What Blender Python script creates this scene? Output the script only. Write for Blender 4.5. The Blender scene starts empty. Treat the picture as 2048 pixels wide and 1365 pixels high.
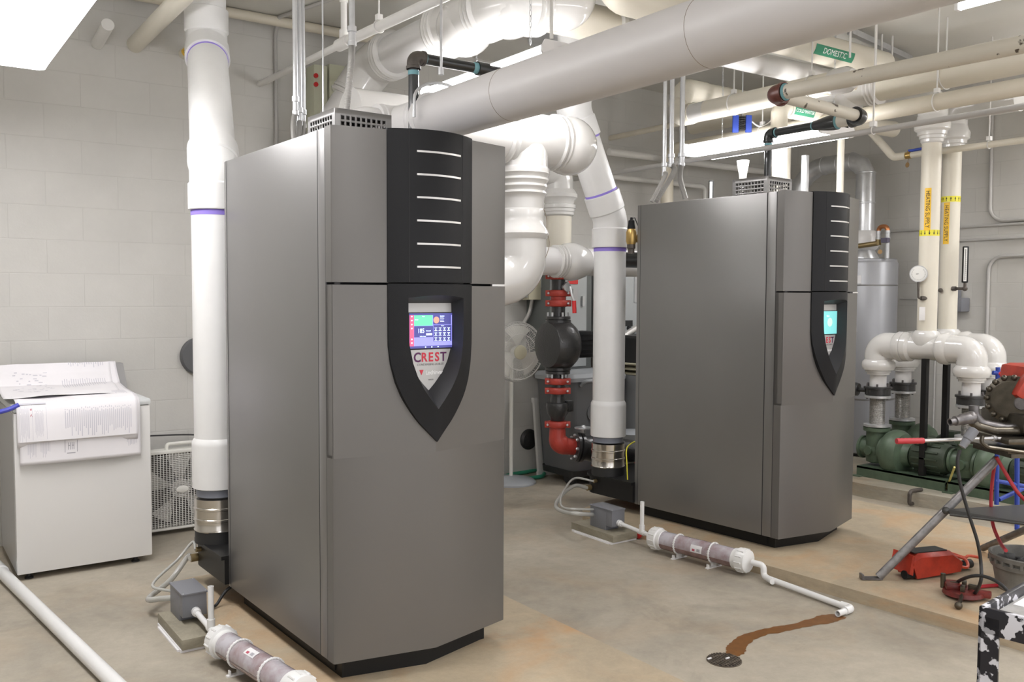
import bpy, bmesh, math, random
from mathutils import Vector, Matrix
random.seed(7)
SC = bpy.context.scene
COL = SC.collection
V = Vector
PI = math.pi

# ---------------------------------------------------------------- camera
FPX = 1790.1
CAMP = V((0, 0, 1.507))
CR = V((0.8164, -0.5775, 0.0043)).normalized()
CF = V((0.5769, 0.8152, -0.0513)).normalized()
CU = CR.cross(CF).normalized()
CR = CF.cross(CU).normalized()
cd = bpy.data.cameras.new('camera'); cam = bpy.data.objects.new('camera', cd); COL.objects.link(cam)
cd.sensor_width = 36.0; cd.lens = FPX / 2048 * 36.0; cd.clip_start = 0.05; cd.clip_end = 60
cam.matrix_world = Matrix(((CR.x, CU.x, -CF.x, CAMP.x), (CR.y, CU.y, -CF.y, CAMP.y), (CR.z, CU.z, -CF.z, CAMP.z), (0, 0, 0, 1)))
SC.camera = cam
# ---------------------------------------------------------------- world (even fill light added for the unseen rest of the room behind the camera)
w = bpy.data.worlds.new('world'); SC.world = w; w.use_nodes = True
bg = w.node_tree.nodes['Background']; bg.inputs[0].default_value = (0.98, 0.97, 1.0, 1); bg.inputs[1].default_value = 1.0
SC.view_settings.view_transform = 'Standard'; SC.view_settings.look = 'None'
SC.view_settings.exposure = 0.50; SC.view_settings.gamma = 1.0; SC.view_settings.use_curve_mapping = False
LAMP = 13.5          # radiance of the fluorescent lenses

def ray(px, py): return CF + CR * ((px - 1024) / FPX) + CU * ((682.5 - py) / FPX)
def at(px, py, x=None, y=None, z=None, t=None):
    """where the sight line through a photo pixel meets the plane x=, y= or z=, or the depth t"""
    d = ray(px, py)
    if x is not None: t = (x - CAMP.x) / d.x
    if y is not None: t = (y - CAMP.y) / d.y
    if z is not None: t = (z - CAMP.z) / d.z
    return CAMP + d * t

# ---------------------------------------------------------------- materials
MATS = {}
def mat(name, col, rough=0.5, metal=0.0, var=0.0, vscale=3.0, bump=0.0, bscale=60.0, spec=0.5, coat=0.0, emit=0.0, alpha=None, trans=0.0, aniso=False, col2=None, spots=None):
    m = bpy.data.materials.new(name); m.use_nodes = True; nt = m.node_tree; N = nt.nodes; L = nt.links
    b = N['Principled BSDF']
    c = (*col, 1)
    b.inputs['Base Color'].default_value = c; b.inputs['Roughness'].default_value = rough; b.inputs['Metallic'].default_value = metal
    b.inputs['Specular IOR Level'].default_value = spec; b.inputs['Coat Weight'].default_value = coat
    b.inputs['Transmission Weight'].default_value = trans
    if emit: b.inputs['Emission Color'].default_value = c; b.inputs['Emission Strength'].default_value = emit
    tc = N.new('ShaderNodeTexCoord')
    if var or col2:
        n = N.new('ShaderNodeTexNoise'); n.inputs['Scale'].default_value = vscale; n.inputs['Detail'].default_value = 6; n.inputs['Roughness'].default_value = 0.6
        L.new(tc.outputs['Object'], n.inputs['Vector'])
        r = N.new('ShaderNodeValToRGB'); L.new(n.outputs['Fac'], r.inputs['Fac'])
        c2 = col2 or tuple(x * (1 - var) for x in col)
        r.color_ramp.elements[0].position = 0.35; r.color_ramp.elements[1].position = 0.62
        r.color_ramp.elements[0].color = (*c2, 1); r.color_ramp.elements[1].color = c
        last = r.outputs['Color']
        if spots:   # (colour, scale, threshold)
            n2 = N.new('ShaderNodeTexNoise'); n2.inputs['Scale'].default_value = spots[1]; n2.inputs['Detail'].default_value = 8
            L.new(tc.outputs['Object'], n2.inputs['Vector'])
            r2 = N.new('ShaderNodeValToRGB'); L.new(n2.outputs['Fac'], r2.inputs['Fac'])
            r2.color_ramp.elements[0].position = spots[2]; r2.color_ramp.elements[1].position = spots[2] + 0.02
            r2.color_ramp.elements[0].color = (0, 0, 0, 1); r2.color_ramp.elements[1].color = (1, 1, 1, 1)
            mx = N.new('ShaderNodeMixRGB'); L.new(r2.outputs['Color'], mx.inputs['Fac']); L.new(last, mx.inputs[1]); mx.inputs[2].default_value = (*spots[0], 1)
            last = mx.outputs[0]
        L.new(last, b.inputs['Base Color'])
    if bump:
        n3 = N.new('ShaderNodeTexNoise'); n3.inputs['Scale'].default_value = bscale; n3.inputs['Detail'].default_value = 4
        L.new(tc.outputs['Object'], n3.inputs['Vector'])
        bp = N.new('ShaderNodeBump'); bp.inputs['Strength'].default_value = bump; bp.inputs['Distance'].default_value = 0.004
        L.new(n3.outputs['Fac'], bp.inputs['Height']); L.new(bp.outputs['Normal'], b.inputs['Normal'])
    MATS[name] = m
    return m

def wall_mat(name, axis, offs=0.0, col=(0.60, 0.588, 0.553)):
    m = bpy.data.materials.new(name); m.use_nodes = True; N = m.node_tree.nodes; L = m.node_tree.links; b = N['Principled BSDF']
    g = N.new('ShaderNodeNewGeometry'); s = N.new('ShaderNodeSeparateXYZ'); L.new(g.outputs['Position'], s.inputs[0])
    c = N.new('ShaderNodeCombineXYZ')
    ad = N.new('ShaderNodeMath'); ad.operation = 'ADD'; ad.inputs[1].default_value = offs; L.new(s.outputs[axis], ad.inputs[0]); L.new(ad.outputs[0], c.inputs[0]); L.new(s.outputs['Z'], c.inputs[1])
    br = N.new('ShaderNodeTexBrick'); L.new(c.outputs[0], br.inputs['Vector']); br.inputs['Scale'].default_value = 1
    br.inputs['Brick Width'].default_value = 0.4064; br.inputs['Row Height'].default_value = 0.2032; br.inputs['Mortar Size'].default_value = 0.004
    br.inputs['Mortar Smooth'].default_value = 0.6; br.offset = 0.5
    k = [x for x in col]
    br.inputs['Color1'].default_value = (*k, 1); br.inputs['Color2'].default_value = (k[0]*.975, k[1]*.975, k[2]*.975, 1); br.inputs['Mortar'].default_value = (k[0]*.94, k[1]*.94, k[2]*.94, 1)
    n = N.new('ShaderNodeTexNoise'); n.inputs['Scale'].default_value = 2.3; n.inputs['Detail'].default_value = 8; n.inputs['Roughness'].default_value = .65; L.new(g.outputs['Position'], n.inputs['Vector'])
    mr = N.new('ShaderNodeMapRange'); mr.inputs[1].default_value = .3; mr.inputs[2].default_value = .7; mr.inputs[3].default_value = .93; mr.inputs[4].default_value = 1.03; L.new(n.outputs['Fac'], mr.inputs[0])
    mx = N.new('ShaderNodeMixRGB'); mx.blend_type = 'MULTIPLY'; mx.inputs[0].default_value = 1; L.new(br.outputs['Color'], mx.inputs[1]); L.new(mr.outputs[0], mx.inputs[2])
    L.new(mx.outputs[0], b.inputs['Base Color']); b.inputs['Roughness'].default_value = .45
    n2 = N.new('ShaderNodeTexNoise'); n2.inputs['Scale'].default_value = 90; n2.inputs['Detail'].default_value = 5; L.new(g.outputs['Position'], n2.inputs['Vector'])
    m1 = N.new('ShaderNodeMath'); m1.operation = 'MULTIPLY'; m1.inputs[1].default_value = .25; L.new(n2.outputs['Fac'], m1.inputs[0])
    m2 = N.new('ShaderNodeMath'); m2.operation = 'SUBTRACT'; L.new(m1.outputs[0], m2.inputs[0]); L.new(br.outputs['Fac'], m2.inputs[1])
    bp = N.new('ShaderNodeBump'); bp.inputs['Strength'].default_value = .28; bp.inputs['Distance'].default_value = .006; L.new(m2.outputs[0], bp.inputs['Height']); L.new(bp.outputs['Normal'], b.inputs['Normal'])
    MATS[name] = m; return m

def concrete_mat(name, c1, c2, c3, stain=(.50, .30, .16), amount=.0, scale=1.0, dark=.0):
    m = bpy.data.materials.new(name); m.use_nodes = True; N = m.node_tree.nodes; L = m.node_tree.links; b = N['Principled BSDF']
    g = N.new('ShaderNodeNewGeometry')
    mp = N.new('ShaderNodeMapping'); mp.inputs['Scale'].default_value = (1, 1, 3); L.new(g.outputs['Position'], mp.inputs[0])
    def noise(s, d=8, r=.6, dist=0.):
        n = N.new('ShaderNodeTexNoise'); n.inputs['Scale'].default_value = s; n.inputs['Detail'].default_value = d; n.inputs['Roughness'].default_value = r; n.inputs['Distortion'].default_value = dist; L.new(mp.outputs[0], n.inputs['Vector']); return n
    r = N.new('ShaderNodeValToRGB'); L.new(noise(1.1*scale, 10, .62, .6).outputs['Fac'], r.inputs['Fac'])
    e = r.color_ramp.elements; e[0].position = .33; e[0].color = (*c3, 1); e[1].position = .68; e[1].color = (*c1, 1)
    x = e.new(.5); x.color = (*c2, 1)
    r2 = N.new('ShaderNodeMapRange'); r2.inputs[1].default_value = .3; r2.inputs[2].default_value = .7; r2.inputs[3].default_value = .86; r2.inputs[4].default_value = 1.08; L.new(noise(14*scale, 8, .75).outputs['Fac'], r2.inputs[0])
    mx = N.new('ShaderNodeMixRGB'); mx.blend_type = 'MULTIPLY'; mx.inputs[0].default_value = 1; L.new(r.outputs[0], mx.inputs[1]); L.new(r2.outputs[0], mx.inputs[2])
    last = mx.outputs[0]
    if amount:
        r3 = N.new('ShaderNodeMapRange'); r3.inputs[1].default_value = .48; r3.inputs[2].default_value = .70; r3.inputs[4].default_value = amount; L.new(noise(1.9*scale, 9, .6, .8).outputs['Fac'], r3.inputs[0])
        m3 = N.new('ShaderNodeMixRGB'); L.new(r3.outputs[0], m3.inputs[0]); L.new(last, m3.inputs[1]); m3.inputs[2].default_value = (*stain, 1); last = m3.outputs[0]
    if dark:
        r4 = N.new('ShaderNodeMapRange'); r4.inputs[1].default_value = .56; r4.inputs[2].default_value = .72; r4.inputs[4].default_value = dark; L.new(noise(.9*scale, 10, .7, 1.2).outputs['Fac'], r4.inputs[0])
        m4 = N.new('ShaderNodeMixRGB'); L.new(r4.outputs[0], m4.inputs[0]); L.new(last, m4.inputs[1]); m4.inputs[2].default_value = (.17, .15, .12, 1); last = m4.outputs[0]
    L.new(last, b.inputs['Base Color'])
    r5 = N.new('ShaderNodeMapRange'); r5.inputs[3].default_value = .42; r5.inputs[4].default_value = .75; L.new(noise(5*scale).outputs['Fac'], r5.inputs[0]); L.new(r5.outputs[0], b.inputs['Roughness'])
    bp = N.new('ShaderNodeBump'); bp.inputs['Strength'].default_value = .3; bp.inputs['Distance'].default_value = .004; L.new(noise(45*scale, 6, .7).outputs['Fac'], bp.inputs['Height']); L.new(bp.outputs['Normal'], b.inputs['Normal'])
    MATS[name] = m; return m

wall_mat('painted_block_x', 'X', 0.18); wall_mat('painted_block_y', 'Y', 0.05)
mat('ceiling_paint', (.62, .605, .56), .6, var=.05, vscale=1.2)
concrete_mat('floor_concrete', (.46, .415, .335), (.395, .355, .285), (.30, .27, .22), dark=.6, stain=(.45,.31,.18), amount=.25)
concrete_mat('pad_concrete', (.50, .42, .30), (.46, .375, .26), (.38, .32, .23), stain=(.52, .27, .10), amount=.55)
concrete_mat('pad_concrete_grey', (.42, .39, .32), (.37, .34, .27), (.27, .25, .20), stain=(.42, .26, .13), amount=.3, scale=1.4)
concrete_mat('paver_stone', (.36, .33, .25), (.31, .28, .21), (.23, .21, .16), scale=5)
mat('pvc_white', (.80, .80, .79), .28, coat=.1, var=.04, vscale=4)
mat('insulation_white', (.72, .71, .70), .33, var=.03, vscale=3)
mat('insulation_duct', (.60, .585, .58), .42, var=.04, vscale=2)
mat('cover_gloss', (.66, .65, .625), .12, coat=.35, var=.02, vscale=5)
mat('beige_paint', (.66, .61, .50), .42, var=.05, vscale=3)
mat('beige_paint_scuffed', (.62, .585, .50), .45, var=.04, vscale=3, spots=((.10, .08, .06), 11, .64))
mat('insulation_cream', (.70, .66, .56), .40, var=.03, vscale=3)
mat('white_paint', (.72, .71, .68), .4, var=.03)
mat('grey_paint_pipe', (.47, .46, .44), .4, var=.04)
mat('cabinet_grey', (.235, .230, .224), .36, metal=.5, var=.03, vscale=2, bump=.05, bscale=400)
mat('cabinet_edge', (.235, .23, .225), .34, metal=.55)
mat('seam_dark', (.02, .02, .022), .7)
mat('door_grey', (.165, .159, .150), .42, metal=.45, var=.03, vscale=2, bump=.05, bscale=400)
mat('black_plastic', (.011, .0115, .013), .5, spec=.25, bump=.15, bscale=500)
mat('black_plastic_recess', (.035, .036, .04), .5)
mat('chrome_strip', (.70, .69, .67), .3, metal=.4)
mat('silver_panel', (.52, .515, .50), .35, metal=.3)
mat('black_metal', (.012, .012, .012), .42, spec=.3, bump=.1, bscale=200)
mat('black_iron', (.028, .028, .028), .33, coat=.2, bump=.5, bscale=90)
mat('black_pipe', (.014, .016, .016), .3, coat=.3)
mat('rust_iron', (.105, .09, .078), .45, metal=.3, var=.3, vscale=20, bump=.3)
mat('fitting_brown', (.13, .035, .025), .4, var=.4, vscale=20)
mat('teal_sealant', (.17, .36, .40), .6)
mat('primer_purple', (.30, .22, .70), .6)
mat('galvanised', (.60, .61, .62), .30, metal=.6, var=.12, vscale=12)
mat('flex_steel', (.55, .54, .52), .35, metal=.5)
mat('stainless', (.62, .59, .54), .18, metal=.95)
mat('rubber_black', (.02, .02, .02), .55)
mat('grey_pvc', (.22, .235, .28), .42)
mat('neutral_grey', (.19, .195, .215), .42)
mat('red_paint', (.42, .045, .030), .45, var=.12, vscale=15, bump=.3, bscale=120)
mat('steel_leg', (.30, .29, .29), .4, metal=.5, var=.35, vscale=22); mat('steel_bright', (.55, .55, .55), .3, metal=.7); mat('die_red', (.20, .03, .025), .35, var=.6, vscale=14); mat('trough_paint', (.60, .61, .47), .45)
mat('red_bright', (.62, .03, .03), .35)
mat('red_grip', (.45, .03, .04), .45)
mat('machine_red', (.50, .045, .022), .4, var=.4, vscale=12)
mat('orange_red', (.66, .08, .03), .4)
mat('blue_paint', (.03, .07, .40), .45)
mat('blue_tape', (.08, .09, .52), .5)
mat('green_machine', (.095, .14, .09), .45, var=.3, vscale=10)
mat('green_dark', (.05, .07, .045), .5, var=.3, vscale=10)
mat('hose_green', (.05, .33, .20), .4)
mat('heater_grey', (.32, .325, .34), .38, metal=.3)
mat('copper', (.55, .23, .10), .3, metal=.75, var=.15, vscale=12)
mat('brass', (.50, .34, .12), .32, metal=.8)
mat('brass_dull', (.28, .21, .10), .4, metal=.6)
mat('enamel_white', (.72, .71, .69), .25, coat=.3)
mat('washer_top', (.64, .66, .66), .3)
mat('washer_console', (.30, .295, .29), .4)
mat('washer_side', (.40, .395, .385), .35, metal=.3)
mat('paper', (.80, .78, .80), .8, var=.03, vscale=6)
mat('ink', (.36, .35, .38), .8)
mat('ink_light', (.56, .55, .60), .8)
mat('ink_red', (.45, .08, .12), .8)
mat('plastic_cream', (.72, .71, .66), .4)
mat('fan_blade', (.74, .72, .68), .4)
mat('fan_dark', (.10, .09, .08), .7)
mat('grille_white', (.70, .69, .66), .35)
mat('clear_tube', (.62, .62, .58), .15, trans=.35, coat=.3)
mat('clear_tank', (.52, .50, .54), .12, coat=.6, var=.25, vscale=9, col2=(.33, .24, .25))
mat('media_brown', (.30, .19, .18), .25, coat=.5, var=.3, vscale=18)
mat('label_white', (.80, .79, .80), .5)
mat('ink_dark', (.12, .11, .16), .6)
mat('label_yellow', (.85, .52, .03), .45)
mat('tape_yellow', (.80, .72, .05), .45)
mat('text_black', (.02, .02, .02), .6)
mat('label_green', (.04, .26, .15), .5)
mat('text_white', (.85, .85, .85), .5)
mat('panel_grey', (.40, .42, .42), .4)
mat('panel_dark', (.13, .14, .135), .45)
mat('box_beige', (.52, .49, .36), .45)
mat('bin_grey', (.115, .118, .122), .5)
mat('bin_black', (.02, .02, .02), .45)
mat('bin_light', (.36, .38, .40), .45)
mat('steel_worn', (.20, .19, .19), .38, metal=.7, var=.35, vscale=25)
mat('steel_oily', (.13, .115, .09), .28, metal=.8, var=.35, vscale=20)
mat('tray_dark', (.07, .07, .068), .4, metal=.4)
mat('bucket_grey', (.21, .205, .185), .5, var=.3, vscale=15)
mat('oily_black', (.015, .015, .016), .12)
mat('stain_rust', (.20, .085, .022), .3, var=.25, vscale=25)
mat('grate_iron', (.17, .14, .11), .5, metal=.4, var=.3, vscale=30)
mat('grate_hole', (.012, .012, .012), .9)
mat('paint_spatter', (.015, .015, .022), .3, col2=(.015, .015, .02), var=.1, vscale=20, spots=((.62, .62, .66), 24, .515))
mat('painted_tray', (.50, .49, .47), .35, var=.4, vscale=9, spots=((.75, .75, .77), 6, .6))
mat('gauge_face', (.75, .75, .72), .4)
mat('tag_bronze', (.35, .22, .10), .45, metal=.5)
mat('white_stain', (.66, .62, .55), .7)
mat('yellow_stick', (.62, .55, .18), .5)
mat('foil', (.45, .45, .46), .3, metal=.7)
mat('crack_line', (.25, .20, .15), .7)
mat('fluorescent', (1.0, .985, 1.0), .4, emit=LAMP)
mat('fixture_white', (.74, .73, .72), .4)
for nm, c, s in (('scr_blue', (.20, .20, .62), 1.1), ('scr_dark', (.05, .05, .20), .9), ('scr_red', (.62, .08, .16), 1.0), ('scr_green', (.10, .42, .27), 1.0), ('scr_light', (.62, .78, .98), 1.2), ('scr_orange', (.62, .25, .18), .9),
                 ('scr_teal', (.13, .40, .40), 1.0), ('scr_cream', (.36, .50, .44), .9)):
    mat(nm, c, .3, emit=s)
mat('logo_purple', (.10, .015, .09), .5); mat('logo_red', (.62, .03, .06), .5); mat('logo_grey', (.25, .24, .24), .5)

# ---------------------------------------------------------------- mesh helpers
def frame(axis):
    a = V(axis).normalized(); u = a.orthogonal().normalized() if abs(a.z) > .99 else a.cross(V((0, 0, 1))).normalized()
    return a, u, a.cross(u).normalized()

def fillet(pts, r, n=7):
    pts = [V(p) for p in pts]; out = [pts[0]]
    for i in range(1, len(pts) - 1):
        a, b, c = pts[i-1], pts[i], pts[i+1]; d1 = (a - b); d2 = (c - b)
        ang = d1.angle(d2)
        if ang > PI - .02: out.append(b); continue
        rr = r if not isinstance(r, (list, tuple)) else r[i-1]
        cut = min(rr / math.tan(ang / 2), d1.length * .49, d2.length * .49); rr = cut * math.tan(ang / 2)
        p1 = b + d1.normalized() * cut; p2 = b + d2.normalized() * cut
        cen = b + (d1.normalized() + d2.normalized()).normalized() * (rr / math.sin(ang / 2))
        v1, v2 = p1 - cen, p2 - cen; tot = v1.angle(v2); ax = v1.cross(v2).normalized()
        for k in range(n + 1): out.append(cen + Matrix.Rotation(tot * k / n, 3, ax) @ v1)
    out.append(pts[-1]); return out

def bez(p, n=10):
    """smooth Catmull-Rom curve through points"""
    p = [V(q) for q in p]; p = [p[0] * 2 - p[1]] + p + [p[-1] * 2 - p[-2]]; out = []
    for i in range(1, len(p) - 2):
        for k in range(n):
            t = k / n; a, b, c, d = p[i-1], p[i], p[i+1], p[i+2]
            out.append(.5 * ((2*b) + (c - a) * t + (2*a - 5*b + 4*c - d) * t*t + (3*b - a - 3*c + d) * t**3))
    out.append(p[-2]); return out

class G:
    def __init__(s): s.b = bmesh.new()
    def face(s, pts):
        return s.b.faces.new([s.b.verts.new(V(p)) for p in pts])
    def ring(s, c, u, v, r, n): return [s.b.verts.new(c + (u * math.cos(2*PI*k/n) + v * math.sin(2*PI*k/n)) * r) for k in range(n)]
    def skin(s, rings, closed=False, cap=True):
        n = len(rings[0]); m = len(rings)
        for i in range(m if closed else m - 1):
            A, B = rings[i], rings[(i+1) % m]
            for k in range(n):
                try: s.b.faces.new((A[k], A[(k+1) % n], B[(k+1) % n], B[k]))
                except ValueError: pass
        if cap and not closed:
            try: s.b.faces.new(rings[0][::-1]); s.b.faces.new(rings[-1])
            except ValueError: pass
        return s
    def sweep(s, pts, r, seg=16, closed=False, cap=True):
        pts = [V(p) for p in pts]; n = len(pts); R = r if isinstance(r, (list, tuple)) else [r] * n
        rings = []; u = None
        for i, p in enumerate(pts):
            if closed: t = (pts[(i+1) % n] - pts[i-1])
            else: t = pts[min(i+1, n-1)] - pts[max(i-1, 0)]
            if t.length < 1e-9: t = V((0, 0, 1))
            t.normalize()
            if u is None: _, u, _ = frame(t)
            u = (u - t * u.dot(t)); u.normalize(); v = t.cross(u)
            rings.append(s.ring(p, u, v, max(R[i], 1e-4), seg))
        return s.skin(rings, closed, cap)
    def tube(s, pts, r, bend=None, seg=16, n=7, cap=True): return s.sweep(fillet(pts, bend if bend is not None else r * 1.6, n), r, seg, cap=cap)
    def cyl(s, a, b, r, r2=None, seg=24, cap=True): return s.sweep([a, b], [r, r if r2 is None else r2], seg, cap=cap)
    def lathe(s, o, axis, prof, seg=32, cap=True):
        a, u, v = frame(axis); o = V(o)
        return s.skin([s.ring(o + a * h, u, v, max(r, 1e-4), seg) for h, r in prof], cap=cap)
    def box(s, c, d, rot=None, bev=0.0):
        c = V(c); hx, hy, hz = d[0]/2, d[1]/2, d[2]/2; M = rot if rot is not None else Matrix.Identity(3)
        t = bmesh.new(); bmesh.ops.create_cube(t, size=1)
        for v in t.verts: v.co = V((v.co.x * d[0], v.co.y * d[1], v.co.z * d[2]))
        if bev: bmesh.ops.bevel(t, geom=list(t.edges), offset=min(bev, .45 * min(d)), segments=2, affect='EDGES', profile=.6)
        mp = {v: s.b.verts.new(c + M @ v.co) for v in t.verts}
        for f in t.faces: s.b.faces.new([mp[v] for v in f.verts])
        t.free(); return s
    def bx(s, x0, x1, y0, y1, z0, z1, bev=0.0): return s.box(((x0+x1)/2, (y0+y1)/2, (z0+z1)/2), (abs(x1-x0), abs(y1-y0), abs(z1-z0)), bev=bev)
    def prism(s, poly, ext):
        ext = V(ext); A = [s.b.verts.new(V(p)) for p in poly]; B = [s.b.verts.new(V(p) + ext) for p in poly]; n = len(A)
        s.b.faces.new(A[::-1]); s.b.faces.new(B)
        for k in range(n): s.b.faces.new((A[k], A[(k+1) % n], B[(k+1) % n], B[k]))
        return s
    def ball(s, c, r, seg=20, sc=(1, 1, 1), rot=None):
        c = V(c); m = seg // 2; M = rot if rot is not None else Matrix.Identity(3); rings = []
        for i in range(m + 1):
            th = PI * i / m; rr = max(math.sin(th), 1e-3)
            rings.append([s.b.verts.new(c + M @ V((rr * math.cos(2*PI*k/seg) * r * sc[0], rr * math.sin(2*PI*k/seg) * r * sc[1], math.cos(th) * r * sc[2]))) for k in range(seg)])
        return s.skin(rings)
    def grid(s, f, nu, nv):
        vs = [[s.b.verts.new(V(f(i / nu, j / nv))) for j in range(nv + 1)] for i in range(nu + 1)]
        for i in range(nu):
            for j in range(nv): s.b.faces.new((vs[i][j], vs[i+1][j], vs[i+1][j+1], vs[i][j+1]))
        return s
    def text(s, body, size, o, ux, uy, depth=.0006, align='CENTER', shear=0., sx=1.0, fix=None, bold=0.):
        c = bpy.data.curves.new('t', 'FONT'); c.body = body; c.size = size; c.align_x = align; c.align_y = 'CENTER'; c.extrude = depth; c.shear = shear; c.offset = bold; c.resolution_u = 3
        to = bpy.data.objects.new('t', c); COL.objects.link(to)
        dg = bpy.context.evaluated_depsgraph_get(); me = bpy.data.meshes.new_from_object(to.evaluated_get(dg))
        bpy.data.objects.remove(to); bpy.data.curves.remove(c)
        o, ux, uy = V(o), V(ux).normalized(), V(uy).normalized(); uz = ux.cross(uy)
        f = fix or (lambda x, y, z: o + ux * x * sx + uy * y + uz * z)
        vv = [s.b.verts.new(f(v.co.x, v.co.y, v.co.z)) for v in me.vertices]
        for p in me.polygons:
            try: s.b.faces.new([vv[i] for i in p.vertices])
            except ValueError: pass
        bpy.data.meshes.remove(me); return s
    def make(s, name, m, parent=None, local=False, ang=35):
        b = s.b
        bmesh.ops.recalc_face_normals(b, faces=b.faces)
        for e in b.edges:
            if len(e.link_faces) == 2:
                try: e.smooth = e.link_faces[0].normal.angle(e.link_faces[1].normal) < math.radians(ang)
                except ValueError: pass
        for f in b.faces: f.smooth = True
        org = None
        if parent is not None:
            if not local:
                rt = parent
                while rt.parent: rt = rt.parent
                b.transform(Matrix.LocRotScale(rt.location, rt.rotation_euler, None).inverted())
        else:
            xs = [v.co for v in b.verts]
            org = V(((min(p.x for p in xs) + max(p.x for p in xs)) / 2, (min(p.y for p in xs) + max(p.y for p in xs)) / 2, min(p.z for p in xs)))
            b.transform(Matrix.Translation(-org))
        me = bpy.data.meshes.new(name); b.to_mesh(me); b.free()
        mm = MATS[m] if isinstance(m, str) else m
        me.materials.append(mm)
        o = bpy.data.objects.new(name, me); COL.objects.link(o)
        if parent is not None: o.parent = parent
        else: o.location = org
        return o

def tag(o, label, cat, group=None):
    o['label'] = label; o['category'] = cat
    if group: o['group'] = group
    return o
def thing(name, label, cat, loc=(0, 0, 0), rz=0, group=None):
    o = bpy.data.objects.new(name, None); COL.objects.link(o); o.location = loc; o.rotation_euler = (0, 0, rz); o.empty_display_size = .1
    return tag(o, label, cat, group)
def struct(name, g, m):
    o = g.make(name, m); o['kind'] = 'structure'; return o
# ================================================================= ROOM
YB, XR, ZC = 6.04, 7.70, 3.38
struct('floor', G().bx(-2.6, XR + .2, -3.0, YB + .2, -.15, 0), 'floor_concrete')
struct('wall_back', G().bx(-2.6, XR + .2, YB, YB + .2, 0, ZC), 'painted_block_x')
struct('wall_right', G().bx(XR, XR + .2, -3.0, YB, 0, ZC), 'painted_block_y')
struct('wall_left', G().bx(-2.6, -2.4, -3.0, YB, 0, ZC), 'painted_block_y')
struct('ceiling', G().bx(-2.6, XR + .2, -3.0, YB + .2, ZC, ZC + .15), 'ceiling_paint')
# raised concrete housekeeping pads (structure of the floor)
def pad(poly, z0, z1, m, name):
    g = G(); g.prism([(x, y, z0) for x, y in poly], (0, 0, z1 - z0)); return struct(name, g, m)
def rnd(poly, r, n=6):
    out = []; k = len(poly)
    for i in range(k):
        a, b, c = V((*poly[i-1], 0)), V((*poly[i], 0)), V((*poly[(i+1) % k], 0))
        rr = r[i] if isinstance(r, (list, tuple)) else r
        if rr <= 0: out.append((b.x, b.y)); continue
        f = fillet([a, b, c], rr, n)[1:-1]; out += [(p.x, p.y) for p in f]
    return out
PZ = .06
p1 = rnd([(1.22, 1.2), (2.44, 1.2), (2.42, 4.60), (1.14, 4.62)], [0, 0, .12, .12])
pad(p1, -.02, PZ, 'pad_concrete', 'floor_pad')
p2 = rnd([(3.86, 3.2), (3.93, 1.95), (4.10, -1.0), (5.75, -1.0), (5.62, 4.62), (4.2, 4.72), (3.80, 4.62)], [0, 0, 0, 0, .1, 0, .16])
pad(p2, -.02, PZ, 'pad_concrete', 'floor_pad')
p3 = rnd([(6.08, 5.2), (6.0, 3.9), (6.10, 3.2), (6.14, .6), (XR - .01, .6), (XR - .01, 5.2)], [.1, 0, 0, 0, 0, 0])
pad(p3, -.02, .10, 'pad_concrete_grey', 'floor_pad')

# ================================================================= LAMPS
def wrap_lamp(label, x0, x1, y0, y1, z, cx=None, grp='ceiling-hung fluorescent fixtures'):
    t = thing('fluorescent_fixture', label, 'light fixture', ((x0+x1)/2, (y0+y1)/2, z), 0, grp)
    t2 = .09
    G().bx(x0 + .06, x1 - .06, y0, y1, z + .055, z + t2, bev=.006).make('housing', 'fixture_white', t)
    # prismatic wrap lens: shallow curved body
    g = G(); c = (x0 + x1) / 2; h = (x1 - x0) / 2
    prof = [(-h, z + .055), (-h, z + .03), (-h * .93, z + .006), (-h * .8, z), (h * .8, z), (h * .93, z + .006), (h, z + .03), (h, z + .055)]
    g.prism([(c + a, y0 + .012, b) for a, b in prof], (0, y1 - y0 - .024, 0)); g.make('lens', 'fluorescent', t)
    for yy in (y0, y1 - .012):
        g = G(); g.prism([(c + a * 1.02, yy, b - (.001 if b == z else 0)) for a, b in prof[:1] + prof[1:7] + prof[7:]] + [(c + h * .9, yy, z + t2), (c - h * .9, yy, z + t2)], (0, .012, 0)); g.make('end_cap', 'fixture_white', t)
    for yy in (y0 + .12, y1 - .12):
        c = cx or (x0 + .012 if yy < (y0 + y1) / 2 else x1 - .012); g = G(); n = int((ZC - z - t2) / .028); 
        for k in range(n):
            zc = z + t2 + .012 + k * .028
            pts = [V((c + (.006 if k % 2 else 0) * math.cos(a), yy + (0 if k % 2 else .006) * math.cos(a), zc + .017 * math.sin(a))) for a in [2*PI*q/8 for q in range(8)]]
            g.sweep(pts, .0016, 5, closed=True)
        g.make('chain', 'galvanised', t)
    return t
wrap_lamp('bright fluorescent fixture at top left, nearest the camera', .35, .71, 2.55, 4.99, 2.60)
wrap_lamp('fluorescent fixture on chains above the front boiler, beside the thick grey pipe', 2.69, 3.03, 3.55, 4.77, 2.675)
wrap_lamp('lit fluorescent fixture above the rear boiler, behind its black gas pipe', 4.98, 5.36, 3.62, 4.84, 2.565, 5.30)
for (a, b, c, l_) in ((2.60, 2.94, -.3, 'middle row, beside the camera'), (.35, .71, .1, 'left row, beside the camera'), (5.04, 5.40, .2, 'right row, beside the camera'), (2.60, 2.94, -2.3, 'middle row, farthest back'), (5.04, 5.40, -2.0, 'right row, farthest back'), (7.15, 7.50, 1.75, 'row along the right wall'), (7.15, 7.50, -.2, 'row along the right wall, nearer the camera')):  # fill fixtures added out of view; the last two brighten the right wall
    wrap_lamp('fluorescent fixture added out of the picture for more light: ' + l_, a, b, c, c + 1.22, 2.75)
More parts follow.
